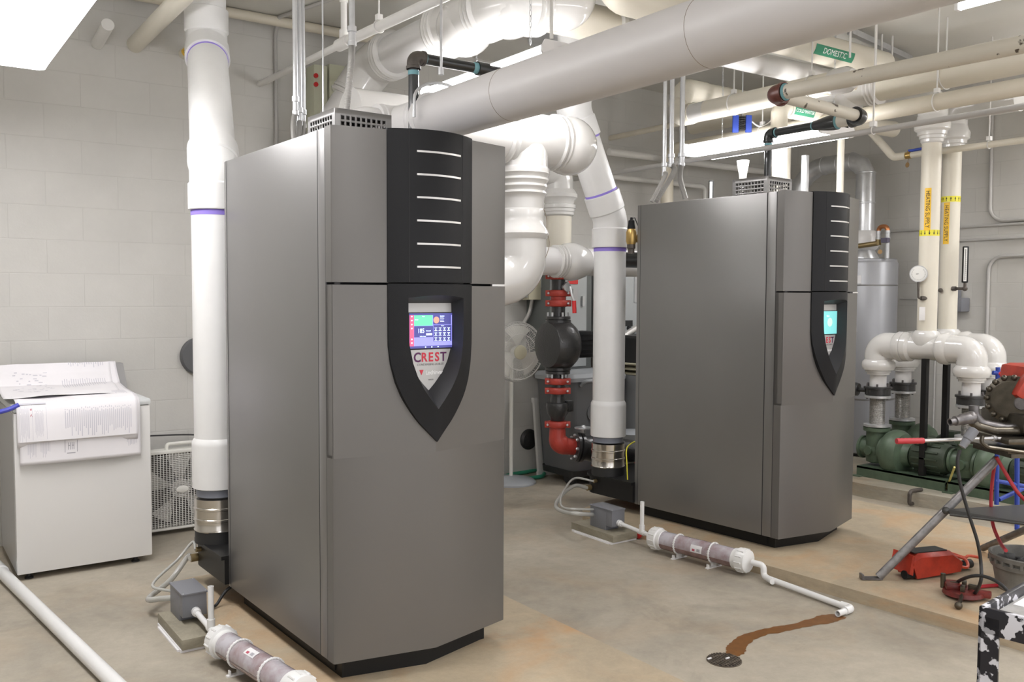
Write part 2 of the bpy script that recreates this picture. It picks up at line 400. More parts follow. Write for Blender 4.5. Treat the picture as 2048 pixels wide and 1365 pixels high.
def strip_lamp(label, x, y0, y1, z):
    t = thing('strip_light', label, 'light fixture', (x, y0, z), 0)
    G().bx(x - .05, x + .05, y0, y1, z + .035, z + .09, bev=.006).make('housing', 'fixture_white', t)
    G().cyl((x, y0 + .03, z + .016), (x, y1 - .03, z + .016), .017, seg=12).make('tube_lamp', 'fluorescent', t)
    for yy in (y0 + .01, y1 - .03): G().bx(x - .02, x + .02, yy, yy + .02, z, z + .05).make('lamp_holder', 'fixture_white', t)
    for yy in (y0 + .2, y1 - .2): G().cyl((x, yy, z + .09), (x, yy, ZC), .004, seg=6).make('hanger_rod', 'galvanised', t)
strip_lamp('narrow strip light at the top right corner, under the ceiling', 4.64, .8, 2.56, 3.0)

# ================================================================= BOILERS
W_, D_, H_ = .774, 1.104, 1.96
def facet(u): return -.085 * (1 - abs(u - .387) / .387)
def bul(u):
    s = (u - .387) / .187; return -.050 - .068 * (1 - s * s)
def hw_out(z):
    T = [(.799, 0), (.835, .034), (.877, .074), (.925, .108), (.972, .136), (1.03, .160), (1.10, .178), (1.17, .186), (1.397, .187)]
    for (a, b), (c, d) in zip(T, T[1:]):
        if z <= c: return b + (d - b) * (z - a) / (c - a)
    return .187
def hw_in(z):
    T = [(.924, 0), (.96, .030), (1.00, .060), (1.05, .088), (1.10, .106), (1.17, .119), (1.24, .1225), (1.345, .1225)]
    for (a, b), (c, d) in zip(T, T[1:]):
        if z <= c: return b + (d - b) * (z - a) / (c - a)
    return .1225
def hw_sil(z):
    T = [(.990, 0), (1.02, .030), (1.06, .062), (1.10, .084), (1.15, .100), (1.20, .107), (1.325, .102)]
    for (a, b), (c, d) in zip(T, T[1:]):
        if z <= c: return b + (d - b) * (z - a) / (c - a)
    return .102
def outline(zt, zb, hw, n=26, m=8, arch=0.):
    R = [(.387 + hw(zb + (zt - zb) * k / n), zb + (zt - zb) * k / n) for k in range(n + 1)]
    top = [(.387 + hw(zt) * (1 - 2 * k / m), zt + arch * math.sin(PI * k / m)) for k in range(1, m)]
    Lf = [(.774 - u, z) for u, z in R[::-1]][:-1]
    return R + top + Lf

def screen_main(t, zb):
    """touch screen of the front boiler: u right, z up, on the silver panel"""
    VS = -.0315
    def q(name, u0, u1, z0, z1, m, lift=0., parent=t): return G().bx(u0, u1, VS - .003 - lift, VS - .001 - lift, zb + z0, zb + z1).make(name, m, parent, local=True)
    def tx(name, body, s, u, z, m, parent, sx=1., shear=0., lift=.0045): return G().text(body, s, (u, VS - lift, zb + z), (1, 0, 0), (0, 0, 1), .0004, sx=sx, shear=shear).make(name, m, parent, local=True)
    G().bx(.2955, .4945, VS - .0035, VS, zb + 1.148, zb + 1.290, bev=.001).make('screen_frame', 'seam_dark', t, local=True)
    s = q('touch_screen', .300, .490, 1.153, 1.286, 'scr_blue', .002)
    q('screen_bar', .300, .490, 1.279, 1.286, 'scr_dark', .0028, s); q('screen_bar', .300, .490, 1.153, 1.162, 'scr_dark', .0028, s)
    q('sidebar', .300, .3185, 1.162, 1.279, 'scr_red', .0028, s)
    q('tile', .3195, .401, 1.239, 1.279, 'scr_green', .0028, s); q('tile', .3195, .403, 1.195, 1.2375, 'scr_dark', .0028, s)
    q('tile', .404, .485, 1.243, 1.279, 'scr_dark', .0028, s); q('tile', .405, .487, 1.178, 1.241, 'scr_dark', .0028, s)
    tx('screen_text', '185', .024, .349, 1.219, 'scr_light', s, lift=.0065, sx=.85)
    tx('screen_text', 'Start', .006, .360, 1.274, 'scr_light', s, lift=.0065); tx('screen_text', 'Demand', .006, .382, 1.219, 'scr_light', s, lift=.0065)
    tx('screen_text', 'Boiler', .006, .330, 1.262, 'scr_light', s, lift=.0065); tx('screen_text', 'Summary', .0055, .444, 1.2755, 'scr_light', s, lift=.0065)
    tx('screen_text', 'Status', .0055, .446, 1.2375, 'scr_light', s, lift=.0065); tx('screen_text', 'Boiler Loop', .0055, .357, 1.1985, 'scr_light', s, lift=.0065)
    g = G(); g.lathe((.418, VS - .0052, zb + 1.260), (0, -1, 0), [(0, .013), (.0008, .013)], 20); g.make('dial', 'scr_orange', s, local=True)
    g = G(); g.bx(.372, .398, VS - .0066, VS - .0056, zb + 1.202, zb + 1.210); g.make('button', 'scr_light', s, local=True)
    g = G()
    for i in range(4):
        for j in range(3):
            cx = .4155 + i * .0195; cz = 1.2285 - j * .019
            g.bx(cx - .006, cx + .006, VS - .0062, VS - .0056, zb + cz, zb + cz + .002)
            g.bx(cx - .0025, cx + .0025, VS - .0062, VS - .0056, zb + cz - .006, zb + cz - .002)
            g.bx(cx - .0065, cx + .0065, VS - .0062, VS - .0056, zb + cz - .0105, zb + cz - .0085)
    for i in range(4): g.bx(.435, .435 + .016 + .002 * (i % 2), VS - .0062, VS - .0056, zb + 1.270 - i * .0055, zb + 1.2715 - i * .0055)
    g.make('icon_rows', 'scr_light', s, local=True)
    for u in (.367, .395, .423): G().bx(u, u + .005, VS - .0062, VS - .0056, zb + 1.155, zb + 1.1595).make('icon', 'scr_light', s, local=True)
    for z in (1.272, 1.257, 1.242, 1.227, 1.186, 1.172): G().bx(.306, .312, VS - .0062, VS - .0056, zb + z, zb + z + .005).make('icon', 'scr_light', s, local=True)
def screen_small(t, zb):
    VS = -.0315
    G().bx(.2955, .4945, VS - .0035, VS, zb + 1.148, zb + 1.290, bev=.001).make('screen_frame', 'seam_dark', t, local=True)
    s = G().bx(.300, .490, VS - .005, VS - .003, zb + 1.153, zb + 1.286).make('touch_screen', 'scr_teal', t, local=True)
    g = G(); g.lathe((.415, VS - .005, zb + 1.222), (0, -1, 0), [(0, .026), (.0008, .026)], 24); g.make('dial', 'scr_cream', s, local=True)
    G().text('Start', .014, (.392, VS - .0065, zb + 1.258), (1, 0, 0), (0, 0, 1), .0004).make('screen_text', 'scr_light', s, local=True)

def boiler(label, x, y, rz, zb, main):
    t = thing('boiler', label, 'boiler', (x, y, PZ), rz, 'condensing boilers')
    def mk(g, n, m, p=t): return g.make(n, m, p, local=True)
    Z = lambda z: zb + z
    # recessed black base
    g = G(); g.bx(.065, .72, .068, 1.085, 0, zb); g.prism([(.065, .07, 0), (.387, -.01, 0), (.71, .07, 0)], (0, 0, zb)); mk(g, 'base', 'black_metal')
    g = G(); g.bx(.06, .075, .12, 1.06, .012, zb - .01); mk(g, 'base_rail', 'black_metal')
    # cabinet body
    mk(G().bx(0, W_, .118, D_, Z(0), Z(H_) - .004, bev=.004), 'cabinet_body', 'cabinet_grey')
    mk(G().bx(.0015, W_ - .0015, .110, .120, Z(.002), Z(H_) - .006), 'panel_seam', 'seam_dark')
    mk(G().bx(0, W_, .054, .113, Z(0), Z(H_) - .003, bev=.003), 'front_frame', 'cabinet_edge')
    mk(G().bx(.002, W_ - .002, .046, .056, Z(.002), Z(H_) - .006), 'panel_seam', 'seam_dark')
    g = G(); g.bx(-.0008, .004, D_ - .03, D_ - .028, Z(0), Z(H_) - .006); mk(g, 'panel_seam', 'seam_dark')
    # doors
    plan = lambda z: [(0, .05, z), (0, .004, z), (.004, 0, z), (.387, -.085, z), (.770, 0, z), (W_, .004, z), (W_, .05, z)]
    g = G(); g.prism(plan(Z(0)), (0, 0, .77))
    hs = [(.799 + (1.17 - .799) * k / 14) for k in range(15)]
    lf = [(.002, 0, .76), (.387, 0, .76)] + [(.387 - hw_out(z) * .985, 0, z) for z in hs] + [(.203, 0, 1.392), (.002, 0, 1.392)]
    g.prism([(u, facet(u), Z(z)) for u, _, z in lf], (0, .03, 0))
    g.prism([(W_ - u, facet(u), Z(z)) for u, _, z in lf], (0, .03, 0))
    g.bx(0, .012, .002, .05, Z(.76), Z(1.392)); g.bx(W_ - .012, W_, .002, .05, Z(.76), Z(1.392))
    g.bx(0, W_, .03, .05, Z(.76), Z(1.392)); mk(g, 'lower_door', 'door_grey')
    g = G()
    for m_ in (0, 1):
        P = [(0, .05), (0, .004), (.004, 0), (.205, facet(.205)), (.205, .05)]
        P = [(W_ - u, v) for u, v in P] if m_ else P
        g.prism([(u, v, Z(1.401)) for u, v in P], (0, 0, H_ - 1.401))
    g.bx(.2, .574, .0, .05, Z(1.401), Z(H_ - .004)); mk(g, 'upper_door', 'door_grey')
    mk(G().bx(.01, .03, -.006, .004, Z(1.393), Z(1.400)), 'latch_strip', 'seam_dark')
    mk(G().bx(.700, .760, facet(.73) - .002, .0, Z(1.3925), Z(1.4005)), 'latch_strip', 'chrome_strip')
    # upper trim: curved black band
    us = [.2 + .374 * k / 24 for k in range(25)]
    g = G(); g.prism([(u, bul(u), Z(1.403)) for u in us] + [(.574, -.02, Z(1.403)), (.2, -.02, Z(1.403))], (0, 0, H_ - 1.399)); tb = mk(g, 'trim_band', 'black_plastic')
    g = G()
    for u in (.268, .502): g.bx(u - .001, u + .001, bul(u) - .0006, bul(u) + .01, Z(1.404), Z(H_))
    mk(g, 'groove', 'seam_dark', tb)
    for z in (1.883, 1.799, 1.715, 1.630, 1.545, 1.460):
        g = G(); uu = [.294 + .194 * k / 12 for k in range(13)]
        g.prism([(u, bul(u) - .0025, Z(z) - .0035) for u in uu] + [(u, bul(u) + .002, Z(z) - .0035) for u in uu[::-1]], (0, 0, .007)); mk(g, 'accent_strip', 'chrome_strip', tb)
    # shield bezel
    def vb(u, z):
        w_ = min(1, max(0, (z - .80) / .33)); w_ = w_ * w_ * (3 - 2 * w_); f = facet(u) - .010
        return f + (bul(u) - f) * w_
    O = outline(1.397, .799, hw_out); I = outline(1.345, .924, hw_in, arch=.010); S_ = outline(1.325, .990, hw_sil)
    g = G(); rows = []
    back = [g.b.verts.new((u, facet(u) + .012, Z(z))) for u, z in O]; rows.append(back)
    for k in range(5):
        f = k / 4; rows.append([g.b.verts.new((a[0] + (b[0] - a[0]) * f, vb(a[0] + (b[0] - a[0]) * f, a[1] + (b[1] - a[1]) * f), Z(a[1] + (b[1] - a[1]) * f))) for a, b in zip(O, I)])
    g.skin(rows, cap=False); bz = mk(g, 'shield_bezel', 'black_plastic')
    g = G(); rows = [[g.b.verts.new((u, vb(u, z), Z(z))) for u, z in I], [g.b.verts.new((u, -.030, Z(z))) for u, z in S_]]
    g.skin(rows, cap=False); mk(g, 'recess_wall', 'black_plastic_recess', bz)
    g = G(); A = [g.b.verts.new((u, -.0300, Z(z))) for u, z in S_]; B = [g.b.verts.new((u, -.0315, Z(z))) for u, z in S_]
    g.skin([A, B], cap=False); g.b.faces.new(B); sp = mk(g, 'control_panel', 'silver_panel')
    (screen_main if main else screen_small)(sp, zb)
    def tx(body, s, u, z, m, sx=1., shear=0., n='lettering', bold=0.): return mk(G().text(body, s, (u, -.0322, Z(z)), (1, 0, 0), (0, 0, 1), .0004, sx=sx, shear=shear, bold=bold), n, m, sp)
    tx('C', .051, .336, 1.1165, 'logo_purple', .92, bold=.0012); tx('R', .048, .3665, 1.1165, 'logo_red', .92, bold=.0012); tx('E', .048, .396, 1.1165, 'logo_red', .92, bold=.0012)
    tx('S', .048, .4245, 1.1165, 'logo_red', .92, bold=.0012); tx('T', .049, .453, 1.1165, 'logo_purple', .92, bold=.0012)
    tx('CONDENSING BOILER', .0125, .394, 1.090, 'logo_grey', .95, .2)
    mk(G().prism([(.345, -.0330, Z(1.070)), (.363, -.0330, Z(1.070)), (.354, -.0330, Z(1.050))], (0, .001, 0)), 'logo_mark', 'logo_red', sp)
    tx('Lochinvar', .021, .412, 1.058, 'text_white', .95, bold=.0006); tx('BOILER', .007, .397, 1.031, 'logo_grey')
    # perforated junction guard on top
    g = G()
    def wall(o, du, n, dz, m):      # sheet with punched square holes
        c = .245 / n; o = V(o); du = V(du)
        for i in range(n):
            for j in range(m):
                z0, z1 = Z(H_) - .005 + j * c, Z(H_) - .005 + (j + 1) * c; a, b_ = i * c, (i + 1) * c
                q = lambda s, z: o + du * s + V((0, 0, z))
                if 0 < i < n - 1 and j < m - 1:
                    k = c * .19
                    for P in ([(a, z0), (b_, z0), (b_ - k, z0 + k), (a + k, z0 + k)], [(b_, z0), (b_, z1), (b_ - k, z1 - k), (b_ - k, z0 + k)], [(b_, z1), (a, z1), (a + k, z1 - k), (b_ - k, z1 - k)], [(a, z1), (a, z0), (a + k, z0 + k), (a + k, z1 - k)]):
                        g.face([q(s, z) for s, z in P])
                else: g.face([q(a, z0), q(b_, z0), q(b_, z1), q(a, z1)])
    h_ = 5
    wall((.111, .197, 0), (1, 0, 0), 11, 0, h_); wall((.111, .197, 0), (0, 1, 0), 11, 0, h_); wall((.111, .442, 0), (1, 0, 0), 11, 0, h_); wall((.356, .197, 0), (0, 1, 0), 11, 0, h_)
    zt_ = Z(H_) - .005 + h_ * .245 / 11
    g.face([(.111, .197, zt_), (.356, .197, zt_), (.356, .442, zt_), (.111, .442, zt_)])
    bmesh.ops.remove_doubles(g.b, verts=g.b.verts, dist=1e-5)
    o = mk(g, 'perforated_guard', 'cabinet_edge'); md = o.modifiers.new('s', 'SOLIDIFY'); md.thickness = .0018
    # flue sump behind the cabinet
    pl = rnd([(-.02, 1.10), (.52, 1.10), (.52, 1.56), (-.02, 1.56)], [0, 0, .08, .09])
    g = G(); g.prism([(u, v, Z(.010)) for u, v in pl], (0, 0, .120)); g.bx(.02, .5, 1.05, 1.12, Z(.03), Z(.11)); sm = mk(g, 'condensate_sump', 'black_metal')
    pl = rnd([(-.035, 1.10), (.535, 1.10), (.535, 1.575), (-.035, 1.575)], [0, 0, .09, .10])
    mk(G().prism([(u, v, Z(.126)) for u, v in pl], (0, 0, .018)), 'sump_rim', 'black_metal', sm)
    mk(G().cyl((.06, 1.41, Z(.14)), (.06, 1.41, Z(.20)), .112, seg=40), 'rubber_boot', 'rubber_black', sm)
    g = G(); pr = [(.20, .113), (.205, .117), (.212, .113), (.25, .1135), (.252, .117), (.262, .117), (.265, .1135), (.305, .1135), (.308, .1175), (.316, .1175), (.32, .1135), (.36, .1135)]
    g.lathe((.06, 1.41, Z(0)), (0, 0, 1), pr, 40); mk(g, 'band_clamp', 'stainless', sm)
    mk(G().tube([(.0, 1.50, Z(.045)), (-.05, 1.50, Z(.045))], .02), 'drain_nipple', 'brass_dull', sm); mk(G().tube([(.0, 1.44, Z(.10)), (-.045, 1.44, Z(.10))], .012), 'drain_nipple', 'brass_dull', sm)
    return t
BO1 = boiler('front grey condensing boiler with black shield panel and lit dashboard screen', 1.329, 2.998, .03, .09, True)
BO2 = boiler('rear grey condensing boiler with black shield panel and plain teal screen', 4.112, 3.198, .0691, .075, False)
def wl(B, u, v, z):
    c, s = math.cos(B.rotation_euler.z), math.sin(B.rotation_euler.z)
    return V((B.location.x + c*u - s*v, B.location.y + s*u + c*v, z))

# ================================================================= PIPE TOOLS
def rings(g, p, d, r, n=3, step=.022, amp=.012):
    """moulded ridges of a fitting cover around an axis"""
    pr = []
    for k in range(n):
        pr += [(k*step, r), (k*step + step*.35, r + amp), (k*step + step*.75, r + amp * .8), (k*step + step*.95, r)]
    g.lathe(p, d, pr, 32)
def cover_elbow(g, a, c, b, r, bend, lip=.012):
    """moulded elbow cover from a around corner c to b with ridged ends"""
    pts = fillet([a, c, b], bend, 12); n = len(pts); L_ = [0]
    for i in range(1, n): L_.append(L_[-1] + (pts[i] - pts[i-1]).length)
    g.sweep(pts, r, 28)
    for i, s in ((0, 1), (n - 1, -1)):
        d = ((pts[1] - pts[0]) if s == 1 else (pts[-2] - pts[-1])).normalized(); rings(g, pts[i], d, r, 3, .022, lip)
def mono(name, g, m, label, cat, group=None): return tag(g.make(name, m), label, cat, group)
def hanger(g, p, r, top=ZC, axis='y'):
    """threaded rod and clevis around a pipe at p"""
    g.cyl((p.x, p.y, p.z + r + .03), (p.x, p.y, top), .005, seg=8)
    u = V((1, 0, 0)) if axis == 'y' else V((0, 1, 0))
    pts = [p + u * math.cos(a) * (r + .004) + V((0, 0, math.sin(a) * (r + .004))) for a in [2*PI*k/20 for k in range(20)]]
    g.sweep(pts, .004, 6, closed=True)
    g.box(p + V((0, 0, r + .02)), (.03, .03, .03)); return g
# ================================================================= PVC FLUES
def flue(label, B, off, z0, zb1, zb2, ztop, zc1):
    c = wl(B, .06, 1.41, 0); r = .1095
    t = thing('flue_pipe', label, 'flue pipe', (c.x, c.y, z0), 0, 'white plastic boiler flues')
    P = lambda z: V((c.x, c.y, z)); Q = lambda z: V((c.x + off[0], c.y + off[1], z))
    a, b = P(zb1), Q(zb2); d = (b - a).normalized(); L_ = (b - a).length
    G().cyl(P(z0), P(zb1 - .10), r, seg=40).make('pipe', 'pvc_white', t)
    G().cyl(P(z0 - .04), P(z0 + .02), r - .006, seg=40).make('adapter', 'grey_pvc', t)
    g = G(); g.lathe(P(z0), (0, 0, 1), [(0, r + .010), (.002, r + .012), (.21, r + .012), (.225, r + .011), (.245, r)], 40); g.make('coupling', 'pvc_white', t)
    G().cyl(a + d * .1, b - d * .1, r, seg=40).make('pipe', 'pvc_white', t)
    G().cyl(b + V((0, 0, .1)), Q(ztop), r, seg=40).make('pipe', 'pvc_white', t)
    for (p0, c0, p1) in ((P(zb1 - .14), a, a + d * .14), (b - d * .14, b, Q(zb2 + .14))):
        g = G(); g.tube([p0, c0, p1], r + .006, .18, 40); 
        for p, q in ((p0, c0), (p1, c0)):
            dd = (q - p).normalized(); g.lathe(p - dd * .05, dd, [(0, r + .011), (.003, r + .0135), (.125, r + .0135), (.133, r + .007)], 40)
        g.make('elbow', 'pvc_white', t)
    for p, dd in ((P(zb1 - .19), V((0, 0, -1))), (b - d * .19, -d), (a + d * .19, d)):
        G().lathe(p, dd, [(0, r + .0012), (.006, r + .002), (.014 + (.012 if dd.z == -1 else 0), r + .001)], 40).make('primer_band', 'primer_purple', t)
    if zc1:
        g = G(); g.lathe(P(zc1), (0, 0, 1), [(0, r + .010), (.002, r + .012), (.15, r + .012), (.16, r)], 40); g.make('coupling', 'pvc_white', t)
    return t
flue('white plastic flue pipe rising behind the front boiler to the ceiling', BO1, (.25, .93), .56, 2.10, 2.96, ZC, None)
flue('white plastic flue pipe with a purple primer ring left of the rear boiler', BO2, (-.31, .02), .545, 2.02, 2.72, ZC, None)

# ================================================================= BIG INSULATED PIPES
# thick grey-white pipe running over the aisle
DX, DZ, DR = 2.10, 2.315, .108
t = thing('insulated_pipe', 'thick smooth off-white insulated pipe crossing the top of the picture above the front boiler', 'pipe', (DX, 1.5, DZ - DR))
G().cyl((DX, 3.62, DZ), (DX, -1.6, DZ), DR, seg=48).make('jacket', 'insulation_duct', t)
g = G()
for yy in (2.98, 1.93, .9): g.lathe((DX, yy, DZ), (0, 1, 0), [(0, DR + .0004), (.0006, DR + .0012), (.0012, DR + .0004)], 48)
g.make('jacket_seam', 'crack_line', t)
g = G(); g.tube([(DX, 3.62, DZ), (DX, 3.93, DZ), (1.97, 3.93, DZ)], DR - .002, .12, 36, n=12); rings(g, V((DX, 3.60, DZ)), (0, 1, 0), DR + .001, 3, .030, .011)
g.make('elbow_cover', 'insulation_white', t)
g = G(); g.tube([(1.99, 3.93, DZ - .01), (1.87, 3.93, DZ - .01), (1.87, 3.93, 2.12)], DR - .012, .10, 32, n=10); rings(g, V((1.985, 3.93, DZ - .003)), (1, 0, 0), DR - .004, 1, .03, .008); g.make('elbow_cover', 'insulation_white', t)
g = G(); hp = V((DX, 3.53, DZ)); g.cyl((DX, 3.53, DZ + DR + .09), (DX, 3.53, ZC), .006, seg=10)
g.lathe((DX, 3.53, DZ + DR + .075), (0, 0, 1), [(0, .014), (.03, .014)], 8)
arc = [V((DX + (DR + .03) * math.cos(a), 3.53, DZ + DR * .55 + (DR * .8) * math.sin(a))) for a in [PI * k / 16 for k in range(17)]]
g.sweep([arc[0] - V((0, 0, .08))] + arc + [arc[-1] - V((0, 0, .08))], .007, 8); mono('pipe_hanger', g, 'galvanised', 'threaded rod and clevis hanger holding the elbow of the thick pipe above the front boiler', 'pipe hanger')

# big pipe with glossy tee above the front boiler
AX, AZ, AR = 2.75, 3.05, .122
t = thing('insulated_pipe', 'large brightly lit white pipe with a glossy tee under the ceiling above the front boiler', 'pipe', (AX, 4.6, AZ - AR))
G().cyl((AX, 5.30, AZ), (AX, 4.45, AZ), AR, seg=40).make('jacket', 'insulation_white', t)
sl = at(662, 258, y=5.62)
g = G(); pe = V((AX, 5.50, AZ)); dsl = (sl - pe).normalized()
g.tube([(AX, 5.26, AZ), pe, pe + dsl * .27], AR + .022, .16, 32, n=12); rings(g, V((AX, 5.20, AZ)), (0, 1, 0), AR + .02, 3, .035, .014); rings(g, pe + dsl * .30, -dsl, AR + .016, 2, .03, .010); g.make('elbow_cover', 'cover_gloss', t)
pq = pe + dsl * 1.0; G().tube([pe + dsl * .2, pq, V((pq.x - .08, YB, pq.z - .12))], AR - .006, .16, 36, n=10).make('jacket', 'insulation_white', t)
g = G(); g.cyl((AX, 4.56, AZ), (AX, 4.10, AZ), AR + .026, seg=36); g.ball((AX, 4.36, AZ - .03), .165, 28); g.lathe((AX, 4.36, AZ - .03), (-.5, -.35, -.35), [(0, .12), (.10, .12), (.13, .10)], 28)
rings(g, V((AX, 4.50, AZ)), (0, 1, 0), AR + .024, 3, .035, .018); rings(g, V((AX, 4.08, AZ)), (0, 1, 0), AR + .024, 3, .035, .018); g.make('tee_cover', 'cover_gloss', t)
g = G(); g.tube([(AX, 4.12, AZ), (AX + .02, 3.98, AZ + .0), (AX + .26, 3.98, AZ + .04)], AR + .022, .10, 32, n=10); g.ball((AX + .06, 4.0, AZ - .01), AR + .035, 26); rings(g, V((AX + .15, 3.98, AZ + .02)), (1, 0, .15), AR + .024, 3, .03, .016); g.make('elbow_cover', 'cover_gloss', t)
g = G(); g.tube([(AX + .24, 3.98, AZ + .04), (AX + .46, 3.98, AZ + .07), (AX + .52, 4.0, AZ + .3)], AR + .012, .10, 32, n=10); g.make('elbow_cover', 'cover_gloss', t)
G().cyl((AX + .40, 4.08, AZ + .05), (AX + .86, 4.08, AZ + .05), AR - .016, seg=32).make('jacket', 'insulation_cream', t)
g = G(); g.lathe((AX + .84, 4.08, AZ + .05), (1, 0, 0), [(0, .105), (.01, .125), (.04, .125), (.05, .11), (.08, .128), (.11, .11), (.14, .128), (.17, .11), (.42, .112), (.52, .08)], 32); g.make('reducer_cover', 'cover_gloss', t); G().cyl((AX + 1.3, 4.08, AZ + .04), (5.8, 4.08, AZ + .04), .072, seg=28).make('jacket', 'insulation_white', t)
g = G(); a_ = at(1103, 96, x=2.70); g.tube([(a_.x, a_.y, 2.75), (a_.x - .005, a_.y, 2.95), (a_.x, a_.y, ZC)], .009, .1, 8); mono('lamp_cable', g, 'white_paint', 'white cable running from the chained lamp up to the ceiling', 'cable')

# header and reducer drop behind the front boiler
hy_, hz_ = 4.28, 2.42
t = thing('insulated_header', 'glossy white covered pipe header with stepped reducer drop behind the front boiler', 'pipe', (3.25, 4.3, 1.6))
HR = .155
G().cyl((2.0, 4.28, hz_), (3.02, 4.28, hz_), HR - .008, seg=36).make('jacket', 'cover_gloss', t)
g = G(); g.cyl((2.95, 4.28, hz_), (3.42, 4.28, hz_), HR, seg=40); rings(g, V((2.93, 4.28, hz_)), (1, 0, 0), HR, 2, .035, .013); rings(g, V((3.30, 4.28, hz_)), (1, 0, 0), HR, 2, .035, .012)
g.lathe((3.10, 4.28, hz_ - .05), (0, 0, -1), [(0, HR - .005), (.12, HR - .005), (.13, HR + .004), (.15, HR + .004), (.17, HR - .016)], 40); g.make('tee_cover', 'cover_gloss', t)
g = G(); g.ball((3.44, 4.28, hz_ - .01), .176, 32, (1, 1, 1)); g.make('elbow_cover', 'cover_gloss', t)
g = G(); pr = [(.16, HR - .012)]
for k, rr in enumerate((.148, .142, .136, .131)):
    h0 = .175 + k * .038; pr += [(h0, rr + .010), (h0 + .012, rr + .012), (h0 + .026, rr + .002), (h0 + .036, rr - .002)]
pr += [(.335, .127), (.40, .125)]
g.lathe((3.10, 4.28, hz_ - .02), (0, 0, -1), pr, 40); g.make('reducer_cover', 'cover_gloss', t)
g = G(); pr = [(0, .126), (.015, .130), (.05, .126), (.09, .128), (.12, .150), (.145, .158), (.165, .150), (.185, .135)]
g.lathe((3.10, 4.28, hz_ - .41), (0, 0, -1), pr, 40)
g.tube([(3.10, 4.28, hz_ - .56), (3.10, 4.28, hz_ - .80), (2.72, 4.34, hz_ - .90)], .142, .20, 32, n=12)
g.make('elbow_cover', 'cover_gloss', t)
g = G(); g.sweep(bez([(3.17, 4.165, hz_ - .415), (3.20, 4.18, hz_ - .46), (3.195, 4.165, hz_ - .54), (3.215, 4.17, hz_ - .62), (3.17, 4.17, hz_ - .72), (3.05, 4.17, hz_ - .85), (2.93, 4.19, hz_ - .92)], 5), .0022, 6); g.make('cover_seam', 'crack_line', t)

# thinner riser behind with cap elbow
t = thing('insulated_pipe', 'cream insulated riser with a white mitred elbow cap between the header and the slanting flue', 'pipe', (4.02, 5.25, 1.75))
rx, ry = at(1118, 440, t=6.75).x, at(1118, 440, t=6.75).y
G().cyl((rx, ry, 1.75), (rx, ry, 2.16), .095, seg=32).make('jacket', 'insulation_cream', t)
g = G(); g.lathe((rx, ry, 2.10), (0, 0, 1), [(0, .098), (.01, .112), (.03, .112), (.035, .118), (.055, .118), (.06, .126), (.085, .126), (.09, .11), (.115, .115), (.14, .138), (.165, .14), (.20, .118)], 32)
g.tube([(rx, ry, 2.26), (rx, ry, 2.42), (rx - .3, ry, 2.48)], .108, .10, 28, n=9); g.make('elbow_cover', 'cover_gloss', t)

# horizontal insulated pipe to the flange behind the flue
q0 = at(1010, 512, t=6.05); q1 = at(1240, 527, t=6.62)
q0.z = q1.z = 1.745
t = thing('insulated_pipe', 'short horizontal white insulated pipe above the red couplings', 'pipe', (q0.x, q0.y, 1.65))
d = (q1 - q0).normalized(); G().cyl(q0 - d * .4, q1 + d * .3, .098, seg=32).make('jacket', 'insulation_white', t)
qm = q0 + d * .47
g = G(); rings(g, qm - d * .06, d, .100, 3, .026, .016); g.lathe(qm, d, [(0, .10), (.04, .13), (.09, .137), (.14, .13), (.20, .11), (.22, .10)], 32); g.make('tee_cover', 'cover_gloss', t)

# ================================================================= BOILER GAS PIPES
def gas_elbow(g, a, c, b, r):
    pts = fillet([a, c, b], r * 1.5, 8); g.sweep(pts, r * 1.28, 20)
    for p, q in ((a, c), (b, c)):
        dd = (q - p).normalized(); g.lathe(p, dd, [(0, r * 1.42), (r * .5, r * 1.42), (r * .6, r * 1.28)], 20)
v1 = wl(BO1, .702, .608, 0); gx, gy = v1.x, v1.y; zg = 2.585
t = thing('gas_pipe', 'black gas pipe rising from the front boiler and turning behind the thick pipe', 'pipe', (gx, gy, 2.0))
G().cyl((gx, gy, 2.0), (gx, gy, zg - .05), .024, seg=20).make('pipe', 'black_pipe', t)
g = G(); gas_elbow(g, V((gx, gy, zg - .055)), V((gx, gy, zg)), V((gx + .055, gy, zg)), .024); g.make('elbow', 'rust_iron', t)
G().cyl((gx + .05, gy, zg), (2.74, gy, zg), .024, seg=20).make('pipe', 'black_pipe', t)
g = G(); g.lathe((gx, gy, zg - .062), (0, 0, -1), [(0, .0255), (.01, .0258), (.02, .0245)], 20); g.lathe((2.33, gy, zg), (1, 0, 0), [(0, .0245), (.01, .0262), (.028, .0262), (.034, .0245)], 20); g.lathe((gx + .057, gy, zg), (1, 0, 0), [(0, .0262), (.006, .0245)], 20); g.make('sealant_ring', 'teal_sealant', t)
G().lathe((2.355, gy, zg), (1, 0, 0), [(0, .033), (.06, .033), (.062, .027)], 20).make('coupling', 'black_pipe', t)
g = G(); gas_elbow(g, V((2.70, gy, zg)), V((2.76, gy, zg)), V((2.76, gy - .06, zg)), .024); g.make('elbow', 'black_pipe', t)
G().cyl((2.76, gy - .05, zg), (2.76, 1.0, zg), .024, seg=20).make('pipe', 'black_pipe', t)

